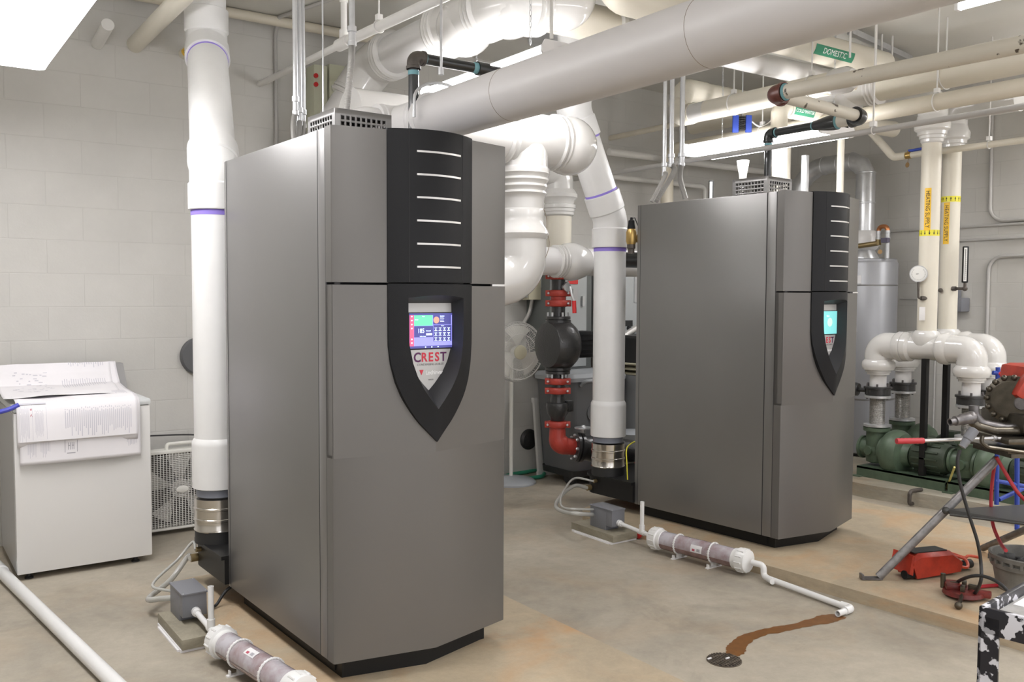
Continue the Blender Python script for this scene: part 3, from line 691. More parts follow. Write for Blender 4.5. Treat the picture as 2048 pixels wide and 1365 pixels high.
v2 = wl(BO2, .702, .608, 0); gx, gy = v2.x, v2.y; zg = 2.565
t = thing('gas_pipe', 'black gas pipe rising from the rear boiler past its ceiling light', 'pipe', (gx, gy, 1.99))
G().cyl((gx, gy, 1.99), (gx, gy, zg - .05), .025, seg=20).make('pipe', 'black_pipe', t)
g = G(); gas_elbow(g, V((gx, gy, zg - .055)), V((gx, gy, zg)), V((gx, gy - .055, zg)), .025); g.make('elbow', 'black_pipe', t)
G().cyl((gx, gy - .05, zg), (gx, 3.47, zg), .025, seg=20).make('pipe', 'black_pipe', t)
g = G(); g.lathe((gx, 3.50, zg), (0, -1, 0), [(0, .030), (.02, .032), (.03, .034), (.09, .044), (.13, .048), (.16, .048)], 24); g.make('bell_reducer', 'black_pipe', t)
g = G(); g.lathe((gx, gy, zg - .062), (0, 0, -1), [(0, .027), (.012, .026)], 20); g.lathe((gx, gy - .058, zg), (0, -1, 0), [(0, .028), (.008, .0255)], 20); g.lathe((gx, 3.515, zg), (0, -1, 0), [(0, .0265), (.008, .0265)], 20); g.lathe((gx, 3.34, zg), (0, -1, 0), [(0, .045), (.012, .040)], 20); g.make('sealant_ring', 'teal_sealant', t)
# scuffed beige main it joins
PX1, PY1, PZ1 = 3.965, 3.175, 2.592
t = thing('gas_main', 'scuffed beige pipe with a dark red elbow, in front of the other ceiling pipes', 'pipe', (PX1, 2.5, PZ1 - .05))
G().cyl((gx, 3.34, zg), (gx, PY1 + .06, zg), .038, seg=24).make('pipe', 'beige_paint_scuffed', t)
g = G(); gas_elbow(g, V((gx, PY1 + .07, zg)), V((gx, PY1, zg)), V((gx - .07, PY1, zg + .004)), .036); g.make('elbow', 'black_pipe', t)
G().cyl((gx - .06, PY1, zg + .004), (PX1 + .04, PY1, PZ1), .034, seg=24).make('pipe', 'beige_paint_scuffed', t)
g = G(); gas_elbow(g, V((PX1 + .075, PY1, PZ1)), V((PX1, PY1, PZ1)), V((PX1, PY1 - .075, PZ1)), .038); g.make('elbow', 'fitting_brown', t)
g = G(); g.lathe((PX1, PY1 - .078, PZ1), (0, -1, 0), [(0, .046), (.012, .0405)], 20); g.make('sealant_ring', 'teal_sealant', t)
G().cyl((PX1, PY1 - .07, PZ1), (PX1, -1.5, PZ1 - .075), .0385, seg=28).make('pipe', 'beige_paint_scuffed', t)

# ================================================================= CEILING PIPES (right)
def hanger_thing(X, Y, Z, r):
    hanger(G(), V((X, Y, Z)), r).make('hanger', 'white_paint', CURT[0])
CURT = [None]
def runY(name, label, X, Z, y0, y1, r, m, hang=(), cat='pipe', extra=None):
    t = thing(name, label, cat, (X, (y0 + y1) / 2, Z - r)); CURT[0] = t
    G().cyl((X, y0, Z), (X, y1, Z), r, seg=28).make('pipe', m, t)
    for h in hang: hanger_thing(X, h, Z, r)
    return t
# P2 thick cream pipe
t = runY('insulated_pipe', 'thick cream insulated pipe whose rounded left end sits left of the dark red elbow', 5.0, 2.868, 4.72, 3.42, .070, 'insulation_cream', (4.35, 3.7))
g = G(); g.lathe((5.0, 3.55, 2.868), (0, -1, 0), [(0, .07), (.01, .082), (.12, .082), (.16, .06)], 28); g.make('cover_end', 'cover_gloss', t)
g = G(); g.tube([(5.0, 4.74, 2.868), (5.0, 4.90, 2.868), (5.10, 4.93, 3.06)], .078, .09, 28, n=8); g.tube([(5.03, 4.92, 2.96), (5.13, 4.95, 3.10), (5.35, 4.95, 3.10)], .082, .08, 28, n=8); g.make('elbow_cover', 'insulation_cream', t)
G().cyl((5.30, 4.95, 3.10), (7.0, 4.95, 3.10), .078, seg=28).make('pipe', 'insulation_cream', t)
G().cyl((5.0, 4.75, 2.868), (5.0, 4.60, 2.868), .0715, seg=28).make('cover_end', 'cover_gloss', t)
# P3 very thick
t = runY('insulated_pipe', 'very thick beige insulated pipe running to the right edge below the scuffed pipe', 5.9, 3.0, 3.85, -1.0, .092, 'insulation_cream', (3.3,))
g = G(); g.cyl((5.9, 3.80, 3.0), (5.9, 4.35, 3.0), .105, seg=32); rings(g, V((5.9, 3.78, 3.0)), (0, 1, 0), .104, 3, .03, .014); g.cyl((5.9, 4.05, 3.0), (5.9, 4.05, 2.84), .11, seg=30); g.ball((5.9, 4.05, 2.85), .11, 20, (1, 1, .5)); rings(g, V((5.9, 4.28, 3.0)), (0, 1, 0), .1, 2, .03, .012); g.make('tee_cover', 'cover_gloss', t)
G().cyl((5.9, 4.3, 3.0), (5.9, 5.6, 3.0), .07, seg=24).make('pipe', 'insulation_cream', t)
# P4 beige with drop
t = thing('insulated_pipe', 'long beige pipe that bends down left of the rear boiler', 'pipe', (5.62, 4.5, 2.7))
g = G(); g.tube([(5.62, -1.5, 2.765), (5.62, 5.62, 2.765), (5.62, 5.62, 1.7)], .054, .13, 24, n=10); g.make('pipe', 'beige_paint', t)
for h in (4.6, 3.2): CURT[0] = t; hanger_thing(5.62, h, 2.765, .054)
# P5 thin grey conduit in front of the light
t = runY('pipe', 'thin grey pipe passing in front of the ceiling light over the rear boiler', 4.62, 2.445, YB, -1.5, .0165, 'grey_paint_pipe', (3.00,))
# P6
runY('pipe', 'thin cream pipe entering the back wall right of the three conduits', 5.33, 2.90, YB, 3.6, .023, 'beige_paint')
# X-direction pipe with green label
t = thing('insulated_pipe', 'thick cream pipe carrying a green banner label, crossing under the ceiling', 'pipe', (5.5, 3.9, 2.95))
PLY, PLZ = 3.80, 3.17
G().tube([(3.36, PLY, ZC), (3.36, PLY, PLZ), (5.95, PLY, PLZ)], .095, .12, 32).make('pipe', 'insulation_cream', t)
def band_label(g, c, r, ax, a0, a1, l0, l1, n=10):
    """curved patch on a pipe along axis ax ('x'/'y'), angles measured from -y/-x side up"""
    def f(i, j):
        a = a0 + (a1 - a0) * j; l = l0 + (l1 - l0) * i
        if ax == 'x': return V((l, c[1] - r * math.cos(a), c[2] + r * math.sin(a)))
        return V((c[0] - r * math.cos(a), l, c[2] + r * math.sin(a)))
    g.grid(f, 4, n)
def wrap_text(g, body, size, c, r, ax, l0, amid, depth=.0005, vert=False, flip=1):
    def f(x, y, z):
        a = amid + y / r; rr = r + .0008 + z
        if ax == 'x': return V((l0 + x, c[1] - rr * math.cos(a), c[2] + rr * math.sin(a)))
        return V((c[0] - rr * math.cos(a), l0 - x, c[2] + rr * math.sin(a)))
    g.text(body, size, (0, 0, 0), (1, 0, 0), (0, 1, 0), depth, fix=f)
pl = at(1640, 140, y=PLY - .08).x
g = G(); band_label(g, (0, PLY, PLZ), .0965, 'x', -.80, -.10, pl - .06, pl + .36); lb = g.make('banner_label', 'label_green', t)
g = G(); wrap_text(g, 'DOMESTIC', .052, (0, PLY, PLZ), .0965, 'x', pl + .15, -.45); g.make('lettering', 'text_white', lb)
# white-lit second pipe and lower domestic cold water pipe
pc = at(1595, 222, z=2.83); t = thing('insulated_pipe', 'cream pipe with a green cold water label behind the scuffed crossing pipe', 'pipe', (pc.x, pc.y, 2.75))
G().cyl((pc.x - .12, pc.y, 2.83), (pc.x + 1.2, pc.y, 2.83), .062, seg=28).make('pipe', 'insulation_cream', t)
g = G(); band_label(g, (0, pc.y, 2.83), .0635, 'x', -.75, .25, pc.x - .10, pc.x + .12); lb = g.make('banner_label', 'label_green', t)
g = G(); wrap_text(g, 'COLD WATER', .032, (0, pc.y, 2.83), .0635, 'x', pc.x + .01, -.25); g.make('lettering', 'text_white', lb)
g = G(); g.tube([(pc.x - .10, pc.y, 2.83), (pc.x - .20, pc.y, 2.83), (pc.x - .20, pc.y, 2.1)], .058, .08, 24); g.make('elbow_cover', 'insulation_cream', t)
# thin riser pipes behind rear boiler
for (px, tt, r, lab) in ((1553, 7.4, .038, 'cream riser pipe just right of the black gas pipe'), (1571, 7.0, .040, 'thicker cream riser pipe left of the sheet metal vent'), (1681, 6.6, .026, 'slim cream riser pipe above the right side of the rear boiler')):
    a = at(px, 330, t=tt); g = G(); g.cyl((a.x, a.y, 0), (a.x, a.y, 2.66 if px == 1681 else 2.95), r, seg=20); mono('riser_pipe', g, 'insulation_cream', lab, 'pipe')
a = at(1610, 345, t=6.9); g = G(); g.bx(a.x - .02, a.x + .02, a.y - .02, a.y + .02, 0, a.z + .13); g.bx(a.x - .012, a.x + .012, a.y - .024, a.y - .018, 1.8, a.z + .12); mono('strut_channel', g, 'galvanised', 'bright upright strut channel in front of the sheet metal vent', 'support')
# diagonal pipe to ball valve
t = thing('insulated_pipe', 'cream pipe dropping diagonally to a valve with a blue handle', 'pipe', at(1800, 320, x=6.9))
a, b, c = at(1690, 205, x=6.6), at(1787, 315, x=6.6), at(1812, 319, x=6.6); a.x = b.x = c.x = 6.6; c.z = b.z
g = G(); g.tube([a, b, c], .030, .06, 20); g.make('pipe', 'insulation_cream', t)
g = G(); g.cyl(c, c + (c - b).normalized() * .045, .026, seg=14); g.cyl(c + V((0, -.02, 0)), c + V((0, -.02, .035)), .01, seg=10); vb_ = g.make('ball_valve', 'brass', t)
g = G(); g.tube([c + V((0, -.02, .035)), c + V((0, -.06, .035)), c + V((0, -.16, .04))], .011, .02, 10); g.make('valve_handle', 'blue_paint', vb_)
g = G(); g.lathe(c + V((-.01, -.02, -.075)), (-1, .3, 0), [(0, .020), (.003, .020)], 20); g.cyl(c + V((0, -.02, -.02)), c + V((-.01, -.02, -.06)), .002, seg=5); g.make('valve_tag', 'tag_bronze', vb_)
d_ = c + (c - b).normalized() * .04; g = G(); g.cyl(d_, V((6.6, -1.0, d_.z)), .024, seg=20); g.make('pipe', 'insulation_cream', t)
CURT[0] = t; hanger_thing(6.6, at(1978, 290, x=6.6).y, d_.z, .024)
# ceiling strut & rods
a, b = at(1700, 62, z=3.33), at(1820, 118, z=3.33)
g = G(); d = (b - a); g.box((a + b) / 2, (d.length, .041, .041), Matrix.Rotation(math.atan2(d.y, d.x), 3, 'Z')); mono('strut_channel', g, 'galvanised', 'strut channel on the ceiling above the scuffed pipe', 'support')
for i, (px, py0, X) in enumerate(((1699, 70, 5.0), (1751, 85, 5.62), (1762, 87, 5.9), (1783, 95, 6.0))):
    a = at(px, 150, x=X); g = G(); g.cyl((X, a.y, 3.0), (X, a.y, ZC), .007, seg=8); mono('hanger_rod', g, 'white_paint', ['white hanger rod left of the ceiling strut channel', 'white hanger rod at the middle of the strut channel', 'white hanger rod just right of the middle of the strut channel', 'short white hanger rod at the right end of the strut channel'][i], 'rod')
a = at(1712, 126, z=3.28); g = G(); g.box(a, (.10, .22, .07), bev=.005); g.box(a + V((0, 0, .06)), (.03, .03, .08)); mono('junction_box', g, 'white_paint', 'small white box on the ceiling above the labelled pipe', 'electrical box')

# ================================================================= WALL / LEFT CEILING PIPES
yy = at(688, 86, x=2.16).y; zs = at(688, 86, x=2.16).z
g = G(); g.cyl((2.16, YB, 2.935), (2.16, yy, zs), .020, seg=20); t = thing('sprinkler_pipe', 'slim white pipe running from the back wall past the conduits with a brass sprinkler', 'pipe', (2.16, 5, 2.9)); g.make('pipe', 'white_paint', t)
G().cyl((2.16, yy, zs), (2.16, .5, zs - .12), .0265, seg=24).make('pipe', 'white_paint', t)
g = G(); g.cyl((2.16, yy - .07, zs - .001), (2.16, yy + .07, zs + .001), .034, seg=24); g.cyl((2.16, yy, zs), (2.16, yy, zs + .07), .026, seg=20); g.make('tee', 'white_paint', t)
g = G(); g.cyl((2.16, yy, zs + .05), (2.16, yy, 3.14), .017, seg=20); g.lathe((2.16, yy, 3.13), (0, 0, 1), [(0, .024), (.045, .024), (.05, .02)], 20); g.make('riser', 'white_paint', t)
g = G(); g.lathe((2.16, yy, 3.17), (0, 0, 1), [(0, .014), (.02, .014), (.024, .006), (.05, .006), (.054, .018), (.058, .018)], 12)
g.tube([(2.145, yy, 3.19), (2.135, yy, 3.21), (2.16, yy, 3.235)], .003, .01, 6); g.tube([(2.175, yy, 3.19), (2.185, yy, 3.21), (2.16, yy, 3.235)], .003, .01, 6); g.make('sprinkler_head', 'brass_dull', t)
CURT[0] = t; yh = at(758, 45, x=2.16).y; hanger_thing(2.16, yh, zs - .12 * (yy - yh) / (yy - .5), .0265)
g = G(); g.cyl((1.0, 5.93, 3.345), (3.2, 5.93, 3.345), .033, seg=20); mono('ceiling_pipe', g, 'beige_paint', 'cream pipe along the top of the back wall behind the left flue', 'pipe')
g = G(); g.cyl((1.14, YB, 3.04), (1.14, 5.72, 3.08), .036, seg=20); mono('pipe_stub', g, 'white_paint', 'short capped white pipe stub sticking out of the back wall at top left', 'pipe')
t = thing('ceiling_pipe', 'cream pipe coming out of the back wall left of the flue', 'pipe', (1.36, 5, 3.05)); G().cyl((1.36, YB, 3.07), (1.36, .5, 3.13), .050, seg=28).make('pipe', 'insulation_cream', t)
t = thing('ceiling_pipe', 'cream pipe with a yellow label tucked behind the left flue', 'pipe', (1.66, 5, 3.05)); G().tube([(1.66, YB, 3.06), (1.66, 5.64, 3.06), (1.66, 5.64, ZC)], .035, .06, 28).make('pipe', 'insulation_cream', t)
g = G(); band_label(g, (1.66, 0, 3.06), .0362, 'y', -1.5, .1, 5.97, 5.70); lb = g.make('marker_label', 'label_yellow', t)
g = G(); wrap_text(g, 'HEATING', .045, (1.66, 0, 3.06), .0362, 'y', 5.84, -.7); g.make('lettering', 'text_black', lb)
# conduit on the back wall, left
g = G(); xx = at(551, 100, y=6.02).x
g.tube([(xx, 6.02, .3), (xx, 6.02, 3.28), (xx - .02, 5.9, ZC - .015), (xx + .3, 4.6, ZC - .015)], .012, .05, 12); mono('wall_conduit', g, 'grey_paint_pipe', 'painted conduit running up the back wall between the flue and the front boiler', 'conduit')

# rigid conduits over the front boiler
def conduit(label, top, xy, zj, end, r=.011, gm='galvanised', mid=None, group=None):
    t = thing('electrical_conduit', label, 'conduit', (xy[0], xy[1], zj), 0, group)
    G().cyl((xy[0], xy[1], zj), (xy[0], xy[1], top), r, seg=14).make('rigid_conduit', 'galvanised', t)
    g = G(); g.lathe((xy[0], xy[1], zj - .07), (0, 0, 1), [(0, r * 1.4), (.02, r * 1.4), (.022, r * 1.15), (.06, r * 1.15), (.062, r * 1.5), (.085, r * 1.5)], 14); g.make('connector', 'galvanised', t)
    pts = bez([V((xy[0], xy[1], zj - .05)), *(mid or []), V(end)] + ([V((end[0], end[1], 2.10))] if end[2] > 2.15 else []), 24); R = []
    dense = []; L_ = 0
    for i in range(1, len(pts)):
        k = 3
        for j in range(k): dense.append(pts[i-1].lerp(pts[i], j / k))
    dense.append(pts[-1]); R = [r * (1.14 if (i // 1) % 2 else .95) for i in range(len(dense))]
    G().sweep(dense, R, 12).make('flexible_conduit', 'flex_steel', t)
    return t
grp = 'conduits dropping to the front boiler'
for i, (px, pj, ex) in enumerate(((591, 200, 588), (599, 222, 597), (606, 226, 605))):
    b_ = wl(BO1, .09 + .05 * i, .80 - .02 * i, 2.10); 
    a = at(px, 200, t=4.15 + .03 * i)
    conduit(['leftmost of three steel conduits dropping to the front boiler', 'middle of three steel conduits dropping to the front boiler', 'rightmost of three steel conduits dropping to the front boiler'][i], ZC, (a.x, a.y), at(px, pj, t=4.15 + .03*i).z, at(ex, 285, t=4.12 + .03 * i), .0115, mid=[at((px + ex) / 2 + (-3 if i < 1 else 1), 250, t=4.14 + .03 * i)], group=grp)
a = at(704, 60, t=3.95); conduit('steel conduit with long ribbed flexible end behind the perforated guard of the front boiler', ZC, (a.x, a.y), at(704, 60, t=3.95).z, at(690, 250, t=3.9), .0135, mid=[at(702, 130, t=3.94)], group=grp)
g = G(); a, b = at(646, 150, t=4.0), at(646, 150, t=4.0); g.cyl((a.x, a.y, 2.1), (a.x, a.y, ZC), .004, seg=8); mono('hanger_rod', g, 'galvanised', 'thin threaded rod between the conduits over the front boiler', 'rod')
for i, (px, pj, mx_, my_, ex, ey) in enumerate(((1330, 330, 1330, 352, 1303, 404), (1344, 312, 1347, 345, 1311, 404), (1365, 310, 1360, 355, 1371, 398))):
    tt = 5.75 + .05 * i; a = at(px, 200, t=tt)
    conduit(['leftmost of three steel conduits dropping to the rear boiler', 'middle of three steel conduits dropping to the rear boiler', 'rightmost of three steel conduits dropping to the rear boiler'][i], ZC, (a.x, a.y), at(px, pj, t=tt).z, at(ex, ey, t=tt), (.0125, .0155, .0165)[i], mid=[at(mx_, my_, t=tt)], group='conduits dropping to the rear boiler')
# ================================================================= CONDENSATE KITS
def condensate(B, pv, bxp, tk, labs, kind):
    """paver, neutraliser box, clear tank and hoses; pv=(x,y) front-left corner of the paver"""
    x, y = pv
    g = G(); g.bx(x, x + .20, y, y + .40, .012, .057, bev=.004); mono('paver_block', g, 'paver_stone', labs[0], 'paver', 'condensate pavers')
    g = G(); g.bx(x - .012, x - .002, y + .03, y + .36, 0, .008); g.bx(x - .004, x + .2, y + .01, y + .39, 0, .013); mono('shim_strip', g, 'label_white', labs[4], 'strip')
    bx0, by0 = bxp; t = thing('condensate_box', labs[1], 'junction box', (bx0 + .05, by0 + .1, .057), 0, 'condensate boxes')
    g = G(); g.bx(bx0, bx0 + .105, by0 + .055, by0 + .205, .057, .185, bev=.003); g.bx(bx0, bx0 + .105, by0, by0 + .06, .085, .185, bev=.003); g.make('body', 'neutral_grey', t)
    G().bx(bx0 - .004, bx0 + .109, by0 - .004, by0 + .209, .184, .192, bev=.002).make('lid', 'neutral_grey', t)
    for a, b_ in ((.004, .004), (.10, .004), (.004, .2), (.10, .2)): G().lathe((bx0 + a, by0 + b_, .191), (0, 0, 1), [(0, .003), (.002, .003)], 8).make('screw', 'galvanised', t)
    (tx0, ty0), (tx1, ty1) = tk; A = V((tx0, ty0, .082)); Bv = V((tx1, ty1, .082)); d = (Bv - A).normalized()
    t = thing('drain_pipe', labs[2], 'pipe', (bx0 + .05, by0, .08), 0, 'condensate drain pipes')
    s = V((bx0 + .055, by0 + .01, .108)); e = A.copy()
    G().tube([s, s.lerp(e, .3), e], .0125, .02, 16).make('pipe', 'pvc_white', t)
    dd = (e - s).normalized(); g = G(); g.lathe(s - dd * .004, dd, [(0, .020), (.03, .020), (.032, .017), (.045, .017)], 16); g.make('coupling', 'pvc_white', t)
    m = s.lerp(e, .62); g = G(); g.cyl(m - dd * .025, m + dd * .025, .0165, seg=16); g.cyl(m, m + V((0, 0, .045)), .0165, seg=16); g.make('tee', 'pvc_white', t)
    g = G(); g.lathe(m + V((0, 0, .03)), (0, 0, 1), [(0, .0125), (.155, .0125), (.155, .010), (.12, .009)], 16, cap=False); g.make('standpipe', 'pvc_white', t)
    t = thing('neutralizer_tank', labs[3], 'neutraliser', (A + Bv) / 2 - V((0, 0, .082)), 0, 'clear neutraliser tubes')
    G().cyl(A, Bv, .052, seg=32).make('clear_tube', 'clear_tank', t)
    # settled media seen through the lower half
    g = G(); L_ = (Bv - A).length
    u = d.cross(V((0, 0, 1))).normalized()
    def f(i, j):
        a = -PI * .93 + (PI * .86) * j; return A + d * (.03 + (L_ - .06) * i) + u * math.cos(a) * .0532 + V((0, 0, math.sin(a) * .0532))
    g.grid(f, 2, 14); g.make('media', 'media_brown', t)
    for p, dr in ((A - d * .005, d), (Bv + d * .005, -d)):
        g = G(); n = 12; g.lathe(p - dr * .035, dr, [(0, .050), (.004, .060), (.035, .0645), (.058, .0645), (.062, .056), (.085, .056), (.088, .053)], 12 * 3)
        for k in range(n):
            a = 2 * PI * k / n; c = p + u * math.cos(a) * .0635 + V((0, 0, math.sin(a) * .0635)); g.cyl(c - dr * .02, c + dr * .018, .0045, seg=6)
        g.make('end_cap', 'pvc_white', t)
    for q in (.27, .68):
        c = A + d * L_ * q; g = G()
        arc = [c + u * math.cos(a) * .056 + V((0, 0, math.sin(a) * .056)) for a in [PI * .02 + PI * 1.25 * k / 18 - .6 for k in range(19)]]
        arc = [c + u * math.cos(a) * .0555 + V((0, 0, math.sin(a) * .0555)) for a in [-PI * .45 + 1.75 * PI * k / 22 + .0 for k in range(-0, 23)]]
        for i in range(len(arc) - 1):
            g.cyl(arc[i] - d * .006, arc[i] + d * .006, .0035, seg=6)
        g.sweep(arc, .0045, 8)
        g.box(c + V((0, 0, -.068)), (.03, .018, .028)); g.box(c + V((0, 0, -.079)), (.115, .02, .006)); g.box(c + V((.045, 0, -.068)), (.006, .018, .02)); g.box(c + V((-.045, 0, -.068)), (.006, .018, .02)); g.make('clip_saddle', 'pvc_white', t)
    q = .47 if kind == 2 else .42; w2 = .035
    g = G()
    a0 = (-.15, .62) if kind == 2 else (.85, 1.5)
    def f2(i, j):
        a = a0[0] + (a0[1] - a0[0]) * j; return A + d * (L_ * q + .075 * i) + u * math.cos(a) * .0536 + V((0, 0, math.sin(a) * .0536))
    if u.x > 0: a_ = a0
    g.grid(f2, 2, 8); lb = g.make('sticker', 'label_white', t)
    g = G()
    def f3(i, j, l0=.012, l1=.030, r0=.15, r1=.45):
        a = a0[0] + (a0[1] - a0[0]) * (r0 + (r1 - r0) * j); return A + d * (L_ * q + l0 + (l1 - l0) * i) + u * math.cos(a) * .0540 + V((0, 0, math.sin(a) * .0540))
    g.grid(f3, 1, 4); g.make('sticker_print', 'ink_red' if kind == 2 else 'scr_light', lb) if False else g.make('sticker_print', 'ink_red', lb)
    g = G()
    for k in range(7): g.grid(lambda i, j, k=k: f3(i, j, .042, .064, .18 + .055 * k, .205 + .055 * k), 1, 1)
    g.make('sticker_print', 'ink_dark', lb)
    return A, Bv, d
condensate(BO1, (1.000, 3.792), (1.052, 3.972), ((1.113, 3.62), (1.200, 3.02)),
    ['concrete paver behind the near clear tube, left of the front boiler', 'grey lidded box on the paver left of the front boiler', 'white pipe with open standpipe between the box and tube at the front boiler', 'clear plastic neutraliser tube on the floor left of the front boiler', 'thin white strip under the paver left of the front boiler'], 1)
A2, B2_, d2 = condensate(BO2, (3.585, 4.00), (3.632, 4.065), ((3.700, 3.74), (3.775, 3.17)),
    ['concrete paver at the left corner of the rear boiler pad', 'grey lidded box on the paver left of the rear boiler', 'white pipe with open standpipe between the box and tube at the rear boiler', 'clear plastic neutraliser tube on the floor beside the rear boiler', 'thin white strip under the paver at the rear boiler'], 2)
# rear outlet pipe to the floor drain
t = thing('drain_pipe', 'white plastic drain pipe running along the pad edge from the tube to the rust trail', 'pipe', (3.74, 3.0, 0), 0, 'condensate drain pipes')
e = B2_ + d2 * .04; x2 = 3.752
g = G(); g.tube([e + d2*.02, e + d2 * .09, e + d2 * .09 + V((0, 0, -.055)), V((x2, 2.95, .027))], .0165, .022, 16)
g.make('elbow', 'pvc_white', t)
G().cyl((x2 + .028, 3.02, .026), (x2, 2.52, .018), .0150, seg=16).make('pipe', 'pvc_white', t)
g = G(); g.tube([(x2, 2.545, .020), (x2, 2.490, .020), (x2 - .055, 2.487, .020)], .0195, .018, 16); g.make('elbow', 'pvc_white', t)
g = G(); g.lathe((x2 - .04, 2.487, .019), (-1, -.02, 0), [(0, .0150), (.075, .0150), (.075, .012), (.05, .011)], 16, cap=False); g.make('outlet', 'pvc_white', t)
# red primer spill by the paver
a = at(1262, 1080, z=0); g = G(); g.ball(V((3.805, 4.02, .03)), .03, 10, (.35, 1.2, 1)); mono('paint_drip', g, 'red_bright', 'red primer drip beside the paver at the rear boiler', 'stain')

# rust trail to the floor drain
cl = [(3.675, 2.486, .030), (3.60, 2.50, .050), (3.50, 2.512, .040), (3.38, 2.528, .030), (3.27, 2.55, .034), (3.17, 2.565, .030), (3.07, 2.555, .036), (2.98, 2.52, .042), (2.93, 2.49, .040), (2.88, 2.47, .03)]
pts = bez([V((a, b, 0)) for a, b, c in cl], 6); ws = bez([V((c, 0, 0)) for a, b, c in cl], 6)
g = G(); L1, R1 = [], []
for i, p in enumerate(pts):
    dd = (pts[min(i+1, len(pts)-1)] - pts[max(i-1, 0)]).normalized(); n = V((-dd.y, dd.x, 0)); wv = ws[i].x * .95
    L1.append(g.b.verts.new(p + n * (wv + random.uniform(-.006, .006)) + V((0, 0, .0012)))); R1.append(g.b.verts.new(p - n * (wv + random.uniform(-.006, .006)) + V((0, 0, .0012))))
for i in range(len(L1) - 1): g.b.faces.new((L1[i], R1[i], R1[i+1], L1[i+1]))
mono('rust_trail', g, 'stain_rust', 'orange-brown rust trail on the floor leading to the round drain', 'stain')
dc = V((2.818, 2.453, 0))
t = thing('floor_drain', 'round rusty slotted floor drain grate at the end of the rust trail', 'drain', dc)
G().lathe(dc, (0, 0, 1), [(-.005, .072), (.003, .072), (.0035, .069)], 40).make('rim', 'grate_iron', t)
G().lathe(dc + V((0, 0, .003)), (0, 0, 1), [(0, .0685), (.0012, .0685)], 40).make('well', 'grate_hole', t)
g = G()
for k in range(-5, 6):
    x = k * .0125; h = math.sqrt(max(.0685**2 - x*x, 0))
    g.bx(dc.x + x - .0024, dc.x + x + .0024, dc.y - h, dc.y + h, .0038, .0068)
for y in (-.04, 0, .04):
    h = math.sqrt(.0685**2 - y*y); g.bx(dc.x - h, dc.x + h, dc.y + y - .003, dc.y + y + .003, .0038, .0064)
g.make('grate', 'grate_iron', t)
for a, b in ((-.05, .035), (.015, -.005)): G().box(dc + V((a, b, .0085)), (.02, .007, .004)).make('paint_chip', 'label_white', t)

# clear condensate hoses
def hose(label, pts, r, m='clear_tube', cat='hose', name='drain_hose', group=None):
    g = G(); g.sweep(bez(pts, 8), r, 12); return mono(name, g, m, label, cat, group)
n1, n2 = wl(BO1, -.05, 1.50, PZ + .09 + .045), wl(BO1, -.045, 1.44, PZ + .09 + .10)
hose('wide clear hose arching from the front boiler sump to its grey box', [n1, at(375, 1115, t=4.5), at(342, 1160, t=4.42), V((1.0, 4.36, .075)), V((1.03, 4.25, .10)), V((1.085, 4.178, .115))], .0135)
hose('narrow clear hose arching from the front boiler sump to its grey box', [n2, at(385, 1085, t=4.45), at(355, 1120, t=4.4), V((1.02, 4.36, .14)), V((1.06, 4.26, .13)), V((1.11, 4.178, .14))], .007)
n1, n2 = wl(BO2, -.05, 1.50, PZ + .075 + .045), wl(BO2, -.045, 1.44, PZ + .075 + .10)
hose('wide clear hose curving from the rear boiler sump to its grey box', [n1, at(1150, 972, t=6.1), at(1126, 988, t=5.9), at(1112, 1010, t=5.7), at(1122, 1022, t=5.55), at(1155, 1028, t=5.45), V((3.69, 4.272, .115))], .0135)
hose('narrow clear hose curving from the rear boiler sump to its grey box', [n2, at(1150, 957, t=6.1), at(1130, 978, t=5.9), at(1121, 1000, t=5.7), at(1126, 1015, t=5.55), at(1150, 1019, t=5.45), V((3.72, 4.272, .145))], .007)
hose('short black cable coming from under the front boiler sump', [wl(BO1, .10, 1.12, .17), wl(BO1, .0, 1.12, .13), wl(BO1, -.06, 1.10, .075), wl(BO1, -.09, 1.08, .078)], .007, 'rubber_black', 'cable', 'cable')
# electrics standing on rear boiler sump
g = G(); a = at(1255, 960, t=5.95); g.sweep(bez([a, at(1254, 930, t=5.95), at(1253, 900, t=5.97), at(1262, 888, t=6.0), at(1280, 880, t=6.05)], 6), .004, 8); mono('wire', g, 'tape_yellow', 'yellow wire beside the steel band of the rear flue pipe', 'wire')

# ================================================================= VALVE AND PUMP STACK BEHIND REAR BOILER
T0 = 6.42
def vz(y): return at(1116, y, t=T0).z
vc = at(1116, 700, t=T0); VX, VY = vc.x, vc.y
SEE = (V((CAMP.x - VX, CAMP.y - VY, 0))).normalized()
def grooved(g, y, r=.052, h=.05):
    z = vz(y); pr = [(-h/2, r * .98), (-h/2 + .004, r * 1.35), (-h/4, r * 1.45), (h/4, r * 1.45), (h/2 - .004, r * 1.35), (h/2, r * .98)]
    g.lathe((VX, VY, z), (0, 0, 1), pr, 24)
    side = SEE.cross(V((0, 0, 1)))
    for s in (-1, 1):
        c = V((VX, VY, z)) + side * s * r * 1.45 + SEE * r * .2; g.box(c, (.035, .045, h * .9), Matrix.Rotation(math.atan2(side.y, side.x), 3, 'Z'), bev=.006)
def bolts_(root, y, r=.052):
    side = SEE.cross(V((0, 0, 1)))
    for s in (-1, 1):
        c = V((VX, VY, vz(y))) + side * s * r * 1.35 + SEE * r * .7; G().lathe(c, SEE, [(0, .009), (.010, .009), (.014, .005)], 8).make('bolt', 'galvanised', root)
t = thing('pump_riser', 'vertical pipe stack of red grooved couplings and black valves left of the rear flue', 'pipe assembly', (VX, VY, 0))
g = G(); g.cyl((VX, VY, vz(800)), (VX, VY, vz(530)), .050, seg=24); g.make('pipe', 'black_iron', t)
for y in (553, 587, 607, 763, 782, 850):
    g = G(); grooved(g, y); c_ = g.make('grooved_coupling', 'red_paint', t); bolts_(c_, y)
